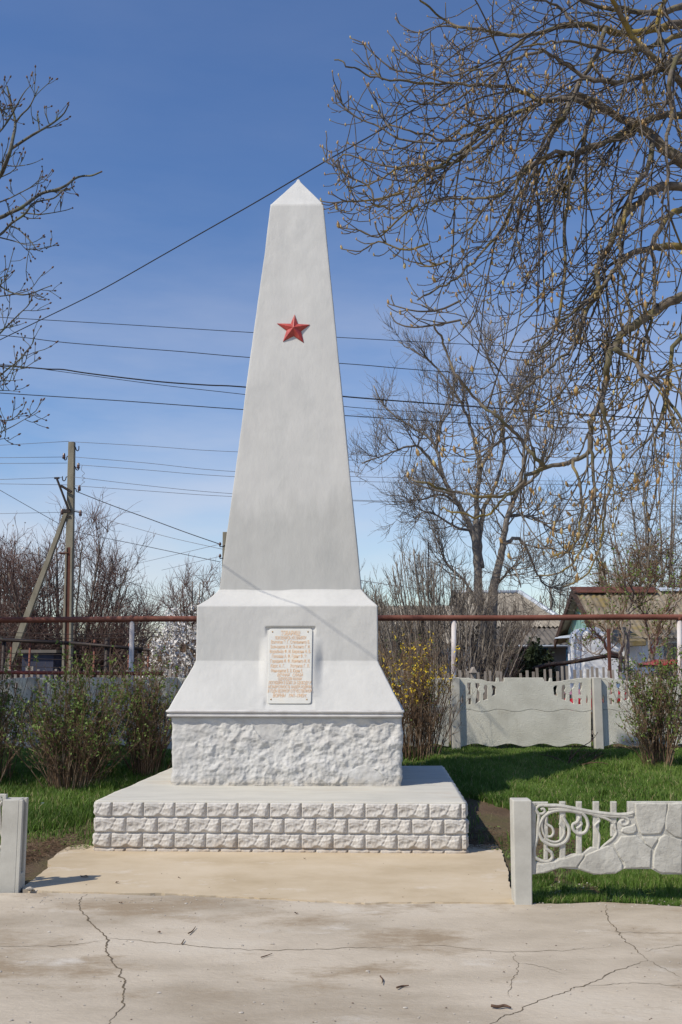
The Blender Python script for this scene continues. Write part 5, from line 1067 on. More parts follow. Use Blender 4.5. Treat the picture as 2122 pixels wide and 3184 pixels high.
bare_tree('budding_tree', 'slender twisted tree with fresh green buds in front of the white house', (z5(930, 1180, 18.5)[0], 18.5, -.05), Ls, R5, 78, M['bark_grey'], M['twig_brown'], .75, .35, .2, 9, 4, 2, lift=.12, ang=.6, rt=.005, t0=.3, flowers=1700, fm=M['leaf'], fsize=.017, group='trees in the garden of the white house')

# ---- garden shrubs
def shrub(label, cx, cy, top, halfw, n, seed, m_st, leaf_m, nleaf, lsize, basew=.28, lean=1.0, yellow=0, sub=9, sub2=2, name='shrub', r0=.006, loff=None, depth=1.0, tmin=.25, basepos=None):
    Rr = np.random.default_rng(seed); b = onground(cx, cy) if basepos is None else np.array(basepos); H = top * (b[1] / 3000 * K)
    o = thing(name, label, 'shrub', tuple(b), 0, 'garden shrubs around the obelisk')
    w = halfw * b[1] / 3000 * K; a = Rr.uniform(0, 2 * math.pi, n); q = np.sqrt(Rr.uniform(0, 1, n)); q2 = np.clip(q + Rr.normal(0, .22, n), 0, 1.25)
    S = b + np.stack([np.cos(a) * q * w * basew, np.sin(a) * q * w * basew * depth, np.full(n, -.03)], 1)
    hh = H * Rr.uniform(.45, 1.0, n) ** .8 * Rr.choice([1, .93, 1.06], n) * (1.03 - .25 * q2 ** 2)
    T_ = b + np.stack([np.cos(a) * q2 * w * lean, np.sin(a) * q2 * w * depth * .8, hh], 1)
    D = unit(T_ - S); L = np.linalg.norm(T_ - S, axis=1); P0 = grow(S, unit(D + [0, 0, .15]), L * 1.03, 10, .055, -.03, Rr); rr0 = radii(r0 * Rr.uniform(.5, 1.5, n), 10, .35)
    S, D, rr, t = spawn(P0, rr0, sub, tmin, .98, .55, Rr); L = Rr.uniform(.3, 1, len(S)) * H * .26; P1 = grow(S, unit(D + [0, 0, .15]), L, 5, .12, .06, Rr); r1 = radii(np.maximum(rr * .6, .0022), 5, .6)
    S, D, rr, t = spawn(P1, r1, sub2, .2, .98, .6, Rr); L = Rr.uniform(.3, 1, len(S)) * H * .09; P2 = grow(S, D, L, 3, .12, .06, Rr); r2 = radii(np.maximum(rr * .7, .0018), 3, .7)
    mb = MB(); mb.tubes(P0, rr0, 5); mb.tubes(P1, r1, 4); mb.tubes(P2, r2, 3); mb.build('stems', m_st, o)
    if nleaf:
        pool = Rr.integers(0, len(P2), nleaf // 7); k = np.repeat(pool, 5); nleaf = len(k); i = Rr.integers(0, 3, nleaf); Cn = P2[k, i] + Rr.normal(0, .011, (nleaf, 3))
        keep = Rr.random(nleaf) < np.clip((Cn[:, 2] - b[2]) / H * 1.5 + .05, 0, 1); leafs(Cn[keep], lsize, 'leaves', leaf_m, o, Rr)
    if yellow:
        # flowers sit in short runs along some shoots
        run = Rr.integers(0, len(P1), yellow // 9); k = np.repeat(run, 9); i = Rr.integers(1, 5, len(k)); Cn = P1[k, i] + Rr.normal(0, .014, (len(k), 3)); Cn = Cn[Cn[:, 2] > b[2] + H * .45]; leafs(Cn, .014, 'flowers', M['yellow'], o, Rr, .5)
    return o
shrub('forsythia bush with scattered yellow flowers against the right side of the obelisk', 958, 1745, 272, 80, 120, 101, M['twig_brown'], M['leaf'], 900, .009, yellow=2600, name='forsythia_bush', basew=.55, lean=1.0, sub=9)
shrub('leafy green-budded shrub at the right edge of the lawn, before the far fence', 1512, 1768, 262, 92, 85, 102, M['twig_brown'], M['leaf'], 8000, .012, basew=.35, sub=9)
shrub('widest green-leaved shrub on the left lawn, in front of the far fence', 165, 1815, 285, 128, 130, 103, M['twig_brown'], M['leaf'], 15000, .012, basew=.42, sub=9)
shrub('half-bare shrub squeezed between the slab corner and the far fence on the left', 338, 1785, 260, 84, 95, 104, M['twig_brown'], M['leaf'], 6500, .012, basew=.40, sub=8)
shrub('leafy shrub cut off by the left edge of the picture', -15, 1800, 270, 90, 70, 105, M['twig_brown'], M['leaf'], 6500, .012, basew=.4, sub=8)
shrub('small dry-leaved bush behind the pickets under the white house', 1340, 1560, 60, 110, 60, 106, M['twig_brown'], M['leaf_dry'], 1500, .018, basew=.9, name='dry_bush', basepos=(atY(1340, 1500, 17.2)[0], 17.2, .55), sub=6)
# dark evergreen behind the pickets
Rr = np.random.default_rng(5); eb = atY(1215, 1535, 20.5); eo = thing('evergreen_bush', 'low dark evergreen bush behind the pickets in front of the long grey house', 'bush', (eb[0], 20.5, -.1), 0)
n = 14000; a = Rr.uniform(0, 6.28, n); q = Rr.uniform(0, 1, n) ** .5; cl = Rr.uniform(0, 1, n)
Cn = np.stack([eb[0] + np.cos(a) * q * .95 * (1 - .5 * cl), 20.5 + np.sin(a) * q * .6, cl * (1.68 + .25 * np.sin(np.cos(a) * q * 7) + .12 * Rr.normal(size=n))], 1); leafs(Cn, .035, 'foliage', M['leaf_dark'], eo, Rr)
mb = MB(); P = grow(np.tile([[eb[0], 20.5, -.1]], (24, 1)), unit(Rr.normal(0, .5, (24, 3)) + [0, 0, 1.2]), np.full(24, 1.3), 6, .1, 0, Rr); mb.tubes(P, radii(np.full(24, .02), 6), 4); mb.build('stems', M['twig_brown'], eo)
# pruned dead branch on the lawn
Rr = np.random.default_rng(12); db = onground(1310, 1765); P = grow(np.tile(db + [0, 0, .02], (16, 1)) + Rr.normal(0, .03, (16, 3)) * [1, 1, .2], unit(Rr.normal(0, 1, (16, 3)) * [1, .6, .2] + [.2, 0, .35]), Rr.uniform(.3, .75, 16), 7, .12, -.05, Rr)
mb = MB(); mb.tubes(P, radii(np.full(16, .009), 7), 5); S, D, rr, t = spawn(P, radii(np.full(16, .009), 7), 3, .2, .9, .7, Rr); P1 = grow(S, D, np.full(len(S), .15), 4, .15, 0, Rr); mb.tubes(P1, radii(np.full(len(S), .004), 4), 4)
tag(mb.build('fallen_branch', M['wood_dead']), 'brown dead branch lying on the shaded lawn near the far fence', 'branch')

# ------------------------------------------------------------------ far thicket that closes the view behind the gardens
Rr = np.random.default_rng(14); n = 2600
def thicket(name, x0, x1, Y0, Y1, hfn, n, m, seed, fl=0):
    Rr = np.random.default_rng(seed); X = Rr.uniform(x0, x1, n); Yv = Rr.uniform(Y0, Y1, n); H = np.array([hfn(x) for x in X]) * Rr.uniform(.6, 1.05, n)
    S = np.stack([X, Yv, np.full(n, -.15)], 1); P = grow(S, unit(Rr.normal(0, .22, (n, 3)) + [0, 0, 1]), H, 6, .12, .02, Rr); r = radii(Rr.uniform(.012, .03, n), 6, .4)
    Sx, D, rr, t = spawn(P, r, 8, .2, .98, .6, Rr); P1 = grow(Sx, D, Rr.uniform(.3, 1.1, len(Sx)), 5, .16, .06, Rr); r1 = radii(np.maximum(rr * .5, .009), 5, .6)
    Sx, D, rr, t = spawn(P1, r1, 3, .2, .98, .7, Rr); P2 = grow(Sx, D, Rr.uniform(.15, .5, len(Sx)), 3, .16, .06, Rr)
    mb = MB(); mb.tubes(P, r, 4); mb.tubes(P1, r1, 3); mb.tubes(P2, radii(np.full(len(Sx), .008), 3, .7), 3); o = mb.build(name, m); o['kind'] = 'stuff'
    if fl:
        k = Rr.integers(0, len(P2), fl); c = leafs(P2[k, 2], .05, 'blossom', M['blossom'], o, Rr)
    return o
th = thicket('thicket', -14, 1.5, 33, 44, lambda x: 2.3 + .35 * math.sin(x * 1.3), 620, M['twig_brown'], 15, fl=2500)
thicket('thicket', 2, 26, 52, 66, lambda x: 3.0 + .7 * math.sin(x * .5), 480, M['twig_grey'], 16)

# ------------------------------------------------------------------ houses
def sheet(mb, A, B, Cc, D, waves, amp, nu=None, nv=6, thick=.02):
    """corrugated sheet; A-B eave (left to right), D-C ridge"""
    A, B, Cc, D = map(lambda q: np.array(q, float), (A, B, Cc, D)); nrm = np.cross(B - A, D - A); nrm /= np.linalg.norm(nrm); nu = nu or waves * 6; top = []; bt = []
    L = np.linalg.norm(B - A); e = (B - A) / L
    for j in range(nv + 1):
        for i in range(nu + 1):
            p = lerp(lerp(A, B, i / nu), lerp(D, Cc, i / nu), j / nv); s = (p - A) @ e / L; h = amp * math.sin(s * waves * 2 * math.pi); top.append(p + nrm * h); bt.append(p + nrm * (h - thick))
    k = (np.arange(nv)[:, None] * (nu + 1) + np.arange(nu)[None]).ravel(); Q = np.stack([k, k + 1, k + nu + 2, k + nu + 1], -1); mb.add(np.array(top + bt), np.concatenate([Q, Q[:, ::-1] + len(top)]))
# long house with the grey hipped roof
YH = 36.0
def hx(x, Y): return atY(x, 1480, Y)[0]
def hz(y, Y): return atY(1200, y, Y)[2]
xe0, xe1 = hx(1075, YH), hx(1330, YH); ze = hz(1481, YH); YR1 = YH + 4.2; zr = hz(1362, YR1); xr0, xr1 = hx(1040, YR1) , hx(1197, YR1)
zb = lerp(ze, zr, .30); Yb = lerp(YH, YR1, .42); h1 = thing('house', 'long low house with grey corrugated hipped roof between the bare tree and the white house', 'house', ((xe0 + xe1) / 2, YH + 3, 0), 0, 'village houses behind the fence')
mb = MB(); xbl = xe0 - .2; sheet(mb, (xe0 - .2, YH - .5, ze), (xe1 + .2, YH - .5, ze), (xe1 - .1, Yb, zb), (xe0, Yb, zb), 22, .028); mb.build('porch_roof', M['slate_dark'], h1)
mb = MB(); sheet(mb, (xe0, Yb - .05, zb + .05), (xe1 + .1, Yb - .05, zb + .05), (xr1, YR1, zr), (xr0, YR1, zr), 24, .035, nv=8); mb.build('roof', M['slate'], h1)
xe2 = xe1 + 1.3
mb = MB(); sheet(mb, (xe1 + .1, Yb - .05, zb + .05), (xe2, YH + 8, zb + .05), (xr1 + .05, YR1, zr), (xr1, YR1, zr), 18, .03, nv=6); sheet(mb, (xe2, YH + 8, zb), (xe0, YH + 8, zb), (xr0, YR1, zr), (xr1, YR1, zr), 10, .03); mb.build('roof_side', M['slate'], h1)
mb = MB(); mb.tubes(np.array([[xr1, YR1, zr + .02], [xe1 + .15, Yb, zb + .09]]), np.full(2, .11), 6); mb.tubes(np.array([[xr0, YR1, zr + .03], [xr1, YR1, zr + .03]]), np.full(2, .08), 6); mb.build('ridge_cap', M['zinc'], h1)
mb = MB(); mb.box(xe0 + .1, xe1 - .05, YH + .3, YH + 7.6, -.2, ze + .05); mb.build('wall', M['greywall'], h1, smooth=False)
mb = MB(); mb.tubes(np.array([[xe0 - .1, YH - .55, ze - .06], [xe1 + .1, YH - .55, ze - .06]]), np.full(2, .045), 6); mb.build('gutter', M['zinc'], h1)
def win(parent, x, w, z0, z1, Y, frame='blue', name='window'):
    mb = MB(); mb.box(x - w / 2, x + w / 2, Y - .03, Y + .05, z0, z1); f = mb.build(name, M['glass'], parent, smooth=False); f2 = MB(); t = .05
    for a in ((x - w / 2 - t, x - w / 2, z0 - t, z1 + t), (x + w / 2, x + w / 2 + t, z0 - t, z1 + t), (x - w / 2, x + w / 2, z1, z1 + t), (x - w / 2, x + w / 2, z0 - t, z0), (x - .02, x + .02, z0, z1)): f2.box(a[0], a[1], Y - .06, Y + .04, a[2], a[3])
    q = f2.build('frame', M[frame], smooth=False); q.data.transform(__import__('mathutils').Matrix.Translation(-Vector(parent.location))); q.parent = f; return f
win(h1, hx(1245, YH), .45, 1.35, 1.9, YH + .28); win(h1, hx(1165, YH), .6, 1.2, 1.85, YH + .28)
mb = MB(); mb.box(hx(1192, YH), hx(1216, YH), YH + .25, YH + .32, -.1, 1.85); mb.build('door', M['darkwood'], h1, smooth=False)
for xa_, xb_ in ((1296, 1304), (1150, 1154)):
    mb = MB(); mb.box(hx(xa_, YH), hx(xb_, YH), YH - .4, YH - .3, -.2, ze - .05); mb.build('porch_post', M['blue'], h1, smooth=False)
# white house with turquoise gable boards and mossy roof
Yn, Yf_ = 25.0, 29.6; XG = atY(1396, 1470, Yn)[0]; zev = 2.2; ym = (Yn + Yf_) / 2; zap = atY(1334, 1355, ym)[2]
XG2 = XG; h2 = thing('house', 'white house with turquoise boarded gable and mossy roof at the right', 'house', (XG + 3, ym, 0), 0, 'village houses behind the fence')
mb = MB(); mb.hexa([(XG, Yn + .25, -.2), (XG + 9, Yn + .25, -.2), (XG + 9, Yf_ - .2, -.2), (XG, Yf_ - .2, -.2), (XG, Yn + .25, zev), (XG + 9, Yn + .25, zev), (XG + 9, Yf_ - .2, zev), (XG, Yf_ - .2, zev)]); mb.build('wall', M['whitewash'], h2, smooth=False)
mb = MB(); nb = 26
for i in range(nb):
    a, b = Yn + .1 + (Yf_ - Yn - .2) * i / nb, Yn + .1 + (Yf_ - Yn - .2) * (i + .93) / nb; za = lambda y: lerp(zev, zap, 1 - abs(y - ym) / (ym - Yn)) - .06
    mb.hexa([(XG - .02 - .006 * (i % 2), a, zev + .02), (XG + .03, a, zev + .02), (XG + .03, b, zev + .02), (XG - .02 - .006 * (i % 2), b, zev + .02), (XG - .02 - .006 * (i % 2), a, za(a)), (XG + .03, a, za(a)), (XG + .03, b, za(b)), (XG - .02 - .006 * (i % 2), b, za(b))])
mb.build('gable', M['green'], h2, smooth=False)
ov_ = .30; mb = MB(); sl_ = (zap - zev) / (ym - Yn); sheet(mb, (XG - ov_, Yn - .12, zev - .12 * sl_), (XG + 9, Yn - .12, zev - .12 * sl_), (XG + 9, ym, zap), (XG - ov_, ym, zap), 58, .016, nv=8); sheet(mb, (XG + 9, Yf_ + .25, zev - .25 * sl_), (XG - ov_, Yf_ + .25, zev - .25 * sl_), (XG - ov_, ym, zap), (XG + 9, ym, zap), 20, .03); mb.build('roof', M['moss'], h2)
mb = MB()
for ya_ in (Yn - .12, Yf_ + .25):
    zq = zev - abs(ya_ - (Yn if ya_ < ym else Yf_)) * sl_
    mb.hexa([(XG - ov_ - .02, ya_, zq - .16), (XG - ov_ + .03, ya_, zq - .16), (XG - ov_ + .03, ym, zap - .16), (XG - ov_ - .02, ym, zap - .16), (XG - ov_ - .02, ya_, zq + .04), (XG - ov_ + .03, ya_, zq + .04), (XG - ov_ + .03, ym, zap + .05), (XG - ov_ - .02, ym, zap + .05)])
mb.build('barge_board', M['darkwood'], h2, smooth=False)
mb = MB(); mb.hexa([(XG - ov_ - .05, ym - .35, zap - .10), (XG + 2.0, ym - .35, zap - .10), (XG + 2.0, ym, zap + .07), (XG - ov_ - .05, ym, zap + .07), (XG - ov_ - .05, ym - .33, zap - .07), (XG + 2.0, ym - .33, zap - .07), (XG + 2.0, ym + .2, zap + .10), (XG - ov_ - .05, ym + .2, zap + .10)]); mb.build('ridge_cap', M['rustsheet'], h2, smooth=False)
mb = MB(); mb.hexa([(XG + 2.1, ym - .25, zap - .05), (XG + 8, ym - .25, zap - .05), (XG + 8, ym, zap + .06), (XG + 2.1, ym, zap + .06), (XG + 2.1, ym - .24, zap - .02), (XG + 8, ym - .24, zap - .02), (XG + 8, ym + .2, zap + .08), (XG + 2.1, ym + .2, zap + .08)]); mb.build('ridge_sheet', M['zinc'], h2, smooth=False)
mb = MB(); mb.hexa([(XG - .35, Yn + .1, zev - .02), (XG + .03, Yn + .1, zev - .02), (XG + .03, Yf_, zev - .02), (XG - .35, Yf_, zev - .02), (XG - .30, Yn + .1, zev + .04), (XG + .03, Yn + .1, zev + .1), (XG + .03, Yf_, zev + .1), (XG - .30, Yf_, zev + .04)]); mb.build('box_eave', M['zinc'], h2, smooth=False)
win(h2, atY(1556, 1480, Yn)[0], .42, 1.15, 1.95, Yn + .24, 'greywall')
cb = atY(1313, 1410, 31); ch = MB(); ch.box(cb[0] - .2, cb[0] + .2, 27.9, 28.4, 2.0, atY(1313, 1392, 28)[2]); ch.build('chimney', M['whitewash'], h2, smooth=False, bevel=.02)
# rounded whitewashed annex in front of the gable
an = thing('shed', 'rounded whitewashed outbuilding in front of the turquoise gable', 'shed', (atY(1370, 1500, 22)[0], 22.5, 0))
la = [(1341, 1620), (1341, 1466), (1345, 1452), (1356, 1443), (1370, 1440), (1382, 1446), (1392, 1462), (1408, 1478), (1424, 1490), (1432, 1500), (1434, 1620)]
V, Q, T = fill2d([[tuple(atY(x, y, 22)[[0, 2]]) for x, y in la]], 22.7, 1.4, .04); MB().add(V, Q, T).build('wall', M['whitewash'], an, smooth=False)
mb = MB(); A = atY(1436, 1482, 21.8); B = atY(1486, 1479, 21.8); mb.hexa([A + [0, 0, -.05], B + [0, 0, -.05], B + [0, 1.6, .25], A + [0, 1.6, .25], A + [0, 0, .08], B + [0, 0, .08], B + [0, 1.6, .42], A + [0, 1.6, .42]]); mb.build('porch_roof', M['moss'], an, smooth=False, bevel=.02)
mb = MB(); A = atY(1438, 1520, 22); B = atY(1484, 1486, 22); mb.box(A[0], B[0], 22.3, 23.2, -.1, B[2]); mb.build('porch', M['whitewash'], an, smooth=False)
# pale building glimpsed behind the forsythia
YQ = 31; h3 = thing('house', 'pale low house with brown-grey roof glimpsed through bushes right of the pedestal', 'house', (atY(950, 1500, YQ)[0], YQ + 2, 0), 0, 'village houses behind the fence')
a0, a1 = atY(872, 1500, YQ)[0], atY(1085, 1500, YQ)[0]; zq = atY(950, 1478, YQ)[2]; zt_ = atY(950, 1392, YQ + 4)[2]
mb = MB(); mb.box(a0, a1, YQ, YQ + 6, -.2, zq); mb.build('wall', M['whitewash'], h3, smooth=False); pa, pb2 = atY(895, 1500, YQ)[0], atY(972, 1500, YQ)[0]; mb = MB(); mb.box(pa, pb2, YQ - .03, YQ - .003, -.1, zq - .25); mb.build('peach_panel', M['peach'], h3, smooth=False)
mb = MB(); sheet(mb, (a0 - .3, YQ - .4, zq - .02), (a1 + .3, YQ - .4, zq - .02), (a1 + .3, YQ + 4, zt_), (a0 - .3, YQ + 4, zt_), 30, .03); sheet(mb, (a1 + .3, YQ + 7.5, zq), (a0 - .3, YQ + 7.5, zq), (a0 - .3, YQ + 4, zt_), (a1 + .3, YQ + 4, zt_), 20, .03); mb.build('roof', M['slate'], h3)
win(h3, atY(1005, 1500, YQ)[0], .6, 1.0, 1.7, YQ - .01, 'blue')
# dark blue shed in the left garden
YG = 26; s0, s1 = atY(52, 1500, YG)[0], atY(124, 1500, YG)[0]; zt_ = atY(90, 1493, YG)[2]; sh_ = thing('shed', 'small dark blue-grey shed between the slanting brace and the concrete pole', 'shed', ((s0 + s1) / 2, YG, 0))
mb = MB(); mb.box(s0, s1, YG, YG + 2, -.2, zt_ - .08); mb.build('wall', mat('blue_grey_sheet', [(.3, (.03, .035, .06)), (.7, (.06, .065, .10))], scale=2), sh_, smooth=False); mb = MB(); mb.box(s0 - .1, s1 + .1, YG - .12, YG + 2.1, zt_ - .08, zt_); mb.build('roof', M['slate_dark'], sh_, smooth=False)
# thin poles and posts
b = atY(1379, 1352, 34); t_ = atY(1380, 1305, 34); mb = MB(); mb.tubes(np.array([[b[0], 34, -.1], t_]), np.array([.10, .085]), 8); mb.tubes(np.array([t_ + [-.3, 0, -.2], t_ + [.3, 0, -.2]]), np.full(2, .03), 6); tag(mb.build('wooden_pole', M['bark_grey']), 'plain brown wooden pole standing behind the ridge of the mossy roof', 'pole')
b = atY(982, 1400, 20.5); t_ = atY(985, 1246, 20.5); mb = MB(); mb.tubes(np.array([[b[0], 20.5, -.1], t_]), np.array([.016, .012]), 6); tag(mb.build('metal_rod', M['iron']), 'thin dark upright rod standing among the tall bare stems', 'rod')
A = atY(1200, 1530, 19.3); mb = MB(); mb.poly([atY(x, y, 19.3) for x, y in ((1225, 1537), (1256, 1528), (1300, 1523), (1340, 1517), (1372, 1511), (1400, 1507), (1425, 1510))], .04, 8)
for x in (1262, 1400): mb.tubes(np.array([[atY(x, 1525, 19.3)[0], 19.3, -.1], atY(x, 1520, 19.3)]), np.full(2, .025), 6)
tag(mb.build('garden_pipe', M['iron']), 'black rubber-wrapped pipe rising to the right in front of the white house', 'pipe')
a = atY(1399, 1445, 17.6); mb = MB(); mb.box(a[0] - .026, a[0] + .026, 17.6, 17.66, -.1, a[2]); tag(mb.build('rusty_post', M['rustsheet'], smooth=False, bevel=.008), 'rusty square post among the twisted garden trees', 'post')
p = atY(1087.5, 1540, 15.3); mb = MB(); w = .036; zt_ = atY(1087, 1546, 15.3)[2]; mb.box(p[0] - w, p[0] + w, 15.25, 15.35, 0, zt_); mb.hexa([(p[0] - w * 1.5, 15.2, zt_), (p[0] + w * 1.5, 15.2, zt_), (p[0] + w * 1.5, 15.4, zt_), (p[0] - w * 1.5, 15.4, zt_), (p[0] - .01, 15.2, zt_ + .09), (p[0] + .01, 15.2, zt_ + .09), (p[0] + .01, 15.4, zt_ + .09), (p[0] - .01, 15.4, zt_ + .09)])
tag(mb.build('white_post', M['picket'], smooth=False, bevel=.005), 'pale post with a pointed cap between the pickets and the far concrete fence', 'post')
# red car parked behind the fence
cx0 = atY(1303, 1600, 17.2)[0]; gz_c = float(ground_z(5, 17.5)) - .05; car = thing('parked_car', 'red car with dark windows parked behind the far fence at the right', 'car', (cx0 + 2, 17.6, gz_c))
def cpro(pts): return [(cx0 + x, gz_c + z) for x, z in pts]
body = [(0.0, .30), (0.0, .62), (.08, .78), (.5, .88), (1.15, .95), (1.9, .96), (3.4, .96), (3.95, .93), (4.1, .80), (4.15, .32), (3.75, .28), (3.68, .50), (3.45, .64), (3.2, .66), (2.95, .52), (2.88, .28), (1.15, .26), (1.08, .50), (.85, .64), (.6, .66), (.36, .52), (.3, .28)]
V, Q, T = fill2d([cpro(body)], 17.95, 1.62, .07, 3); MB().add(V, Q, T).build('body', M['carred'], car, smooth=False)
cab = [(1.05, .93), (1.75, 1.38), (2.1, 1.43), (3.1, 1.42), (3.75, .95)]
V, Q, T = fill2d([cpro(cab)], 17.95, 1.36, .04, 2); MB().add(V, Q, T).build('windows', M['glass'], car, smooth=False)
rf = [(1.66, 1.36), (2.05, 1.45), (3.12, 1.445), (3.3, 1.34), (3.1, 1.40), (2.1, 1.405), (1.74, 1.34)]
V, Q, T = fill2d([cpro(rf)], 17.95, 1.44, .02, 2); MB().add(V, Q, T).build('roof', M['carred'], car, smooth=False)
mb = MB(); mb.box(cx0 + .08, cx0 + 4.05, 17.115, 17.135, gz_c + .56, gz_c + .585); mb.build('side_trim', M['chrome'], car, smooth=False)
for wx in (.72, 3.32):
    for wy in (17.16, 18.55):
        mb = MB(); c = np.array([cx0 + wx, wy, gz_c + .30]); mb.tubes(np.array([c, c + [0, .02, 0], c + [0, .17, 0], c + [0, .19, 0]]), np.array([.26, .30, .30, .26]), 24); wl = mb.build('wheel', M['tyre'], car); m2 = MB(); m2.tubes(np.array([c + [0, -.012, 0], c + [0, .05, 0]]), np.full(2, .17), 18); rm = m2.build('rim', M['chrome'], smooth=False); rm.data.transform(__import__('mathutils').Matrix.Translation(-Vector(car.location))); rm.parent = wl
mb = MB(); mb.box(cx0 - .03, cx0 + .05, 17.25, 17.5, gz_c + .62, gz_c + .74); mb.build('headlight', M['chrome'], car, smooth=False, bevel=.02)
mb = MB(); mb.box(cx0 + 1.12, cx0 + 1.24, 17.0, 17.12, gz_c + .93, gz_c + 1.05); mb.build('mirror', M['carred'], car, smooth=False, bevel=.02)

# ------------------------------------------------------------------ grass
Rg = np.random.default_rng(99)
tip_e = np.array(pe)
def pave_edge(x): return np.interp(x, tip_e[:, 0], tip_e[:, 1])
def vnoise(x, y, s, seed):
    """cheap smooth value noise on arrays"""
    r = np.random.default_rng(seed); G_ = r.random((64, 64)); u = (x * s) % 63; v = (y * s) % 63; i = u.astype(int); j = v.astype(int); a = u - i; b = v - j; a = a * a * (3 - 2 * a); b = b * b * (3 - 2 * b)
    return (G_[i, j] * (1 - a) + G_[i + 1, j] * a) * (1 - b) + (G_[i, j + 1] * (1 - a) + G_[i + 1, j + 1] * a) * b
def slab_right(y): return np.interp(y, [8.8, 11.7], [1.14, 1.24])
def slab_left(y): return np.interp(y, [8.9, 11.8], [-2.25, -1.93])
def lawn(n, xr, yr, hmin, hmax, wmin, wmax, dens):
    X = Rg.uniform(*xr, n); Y = Rg.uniform(*yr, n); k = Rg.random(n) < dens(X, Y); X = X[k]; Y = Y[k]; n = len(X)
    hn = .40 + .8 * vnoise(X, Y, 2.1, 4) + .7 * vnoise(X, Y, 6.5, 14) ** 2; H = Rg.uniform(hmin, hmax, n) * hn; Wd = Rg.uniform(wmin, wmax, n); Z = ground_z(X, Y) - .004; H = H * np.interp(Y, [13.3, 14.1], [1, .5])
    a = Rg.uniform(0, 2 * math.pi, n); s = np.stack([np.cos(a), np.sin(a), np.zeros(n)], 1); b = Rg.uniform(0, 2 * math.pi, n); ln = Rg.uniform(.1, .75, n); l = np.stack([np.cos(b) * ln, np.sin(b) * ln, np.zeros(n)], 1)
    B0 = np.stack([X, Y, Z], 1); up = np.array([0, 0, 1.])
    m = B0 + up * (H * .55)[:, None] + l * (H * .25)[:, None]; t = B0 + up * (H * (1 - .25 * ln))[:, None] + l * (H * .85)[:, None]; w = s * Wd[:, None] / 2
    V = np.stack([B0 - w, B0 + w, m + w * .75, m - w * .75, t], 1).reshape(-1, 3); q = np.arange(n)[:, None] * 5
    tint = np.clip(vnoise(X, Y, 1.3, 9) * .6 + Rg.normal(.18, .16, n), 0, .9); tint = np.where(Rg.random(n) < .07, 1, tint)
    return V, q + np.array([[0, 1, 2, 3]]), q + np.array([[3, 2, 4]]), np.repeat(tint, 5)
def dens_all(X, Y):
    right = X > 0; e = pave_edge(X)
    d = np.ones(len(X)); nz = vnoise(X, Y, 3.2, 12) * .6 + vnoise(X, Y, 9, 13) * .4
    d[(Y < e + .015)] = 0
    ap_r = np.interp(Y, [7.2, 7.5, 8.2, 8.9, 9.0], [1.36, 1.27, 1.37, 1.44, 1.2]); ap_l = np.interp(Y, [7.5, 7.7, 8.0, 8.4, 8.9, 9.0], [-2.4, -2.5, -2.52, -2.66, -2.5, -2.25])
    inap = (Y < 9.0) & (X < ap_r) & (X > ap_l); d[inap] = 0
    ins = (Y >= 8.8) & (Y < 11.9) & (X < slab_right(Y)) & (X > slab_left(Y)); d[ins] = 0
    # bare soil on both sides of the slab
    sr = right & (Y > 7.9) & (Y < 11.0); lim = np.interp(Y, [7.9, 8.6, 9.6, 10.4, 11.0], [.6, 1.0, 1.0, .60, .10]); q = (X - slab_right(Y)) / lim; d = np.where(sr & (q < 1 + .5 * (nz - .5)), np.minimum(d, np.where(nz > .60, .035, .003)), d)
    sr = right & (Y > 7.05) & (Y < 8.6) & (X < 2.2); d = np.where(sr & (nz < .55) & (X < 1.95), .05 * d, d)
    sl2 = (~right) & (Y > 7.7) & (Y < 10.2); lim = np.interp(Y, [7.7, 8.4, 9.2, 10.2], [1.15, 1.35, 1.1, .25]); q = (slab_left(Y) - X) / lim; d = np.where(sl2 & (q < 1 + .6 * (nz - .5)), np.minimum(d, np.where(nz > .56, .18, .015)), d)
    d *= np.clip((nz + .55 * vnoise(X, Y, .9, 77) - .35) * 2.2, .10, 1); return d
VV, QQ, TT, tt_ = [], [], [], []; off = 0
for args in ((150000, (1.15, 3.4), (7.0, 9.0), .035, .085, .0035, .006), (230000, (1.1, 5.4), (8.8, 14.4), .05, .11, .006, .010), (170000, (-5.6, -1.8), (7.5, 14.4), .05, .13, .006, .010), (16000, (-2, 1.3), (11.7, 14.4), .05, .1, .009, .014), (14000, (-7, 7), (14.4, 15.8), .05, .12, .012, .02)):
    V, q, t, ti = lawn(*args, dens_all); VV.append(V); QQ.append(q + off); TT.append(t + off); tt_.append(ti); off += len(V)
mb = MB(); mb.V = [np.concatenate(VV)]; mb.Q = [np.concatenate(QQ)]; mb.T = [np.concatenate(TT)]; mb.n = off
go = mb.build('grass', M['grass']); go['kind'] = 'stuff'
at = go.data.attributes.new('tint', 'FLOAT', 'POINT'); at.data.foreach_set('value', np.concatenate(tt_).astype(np.float32))
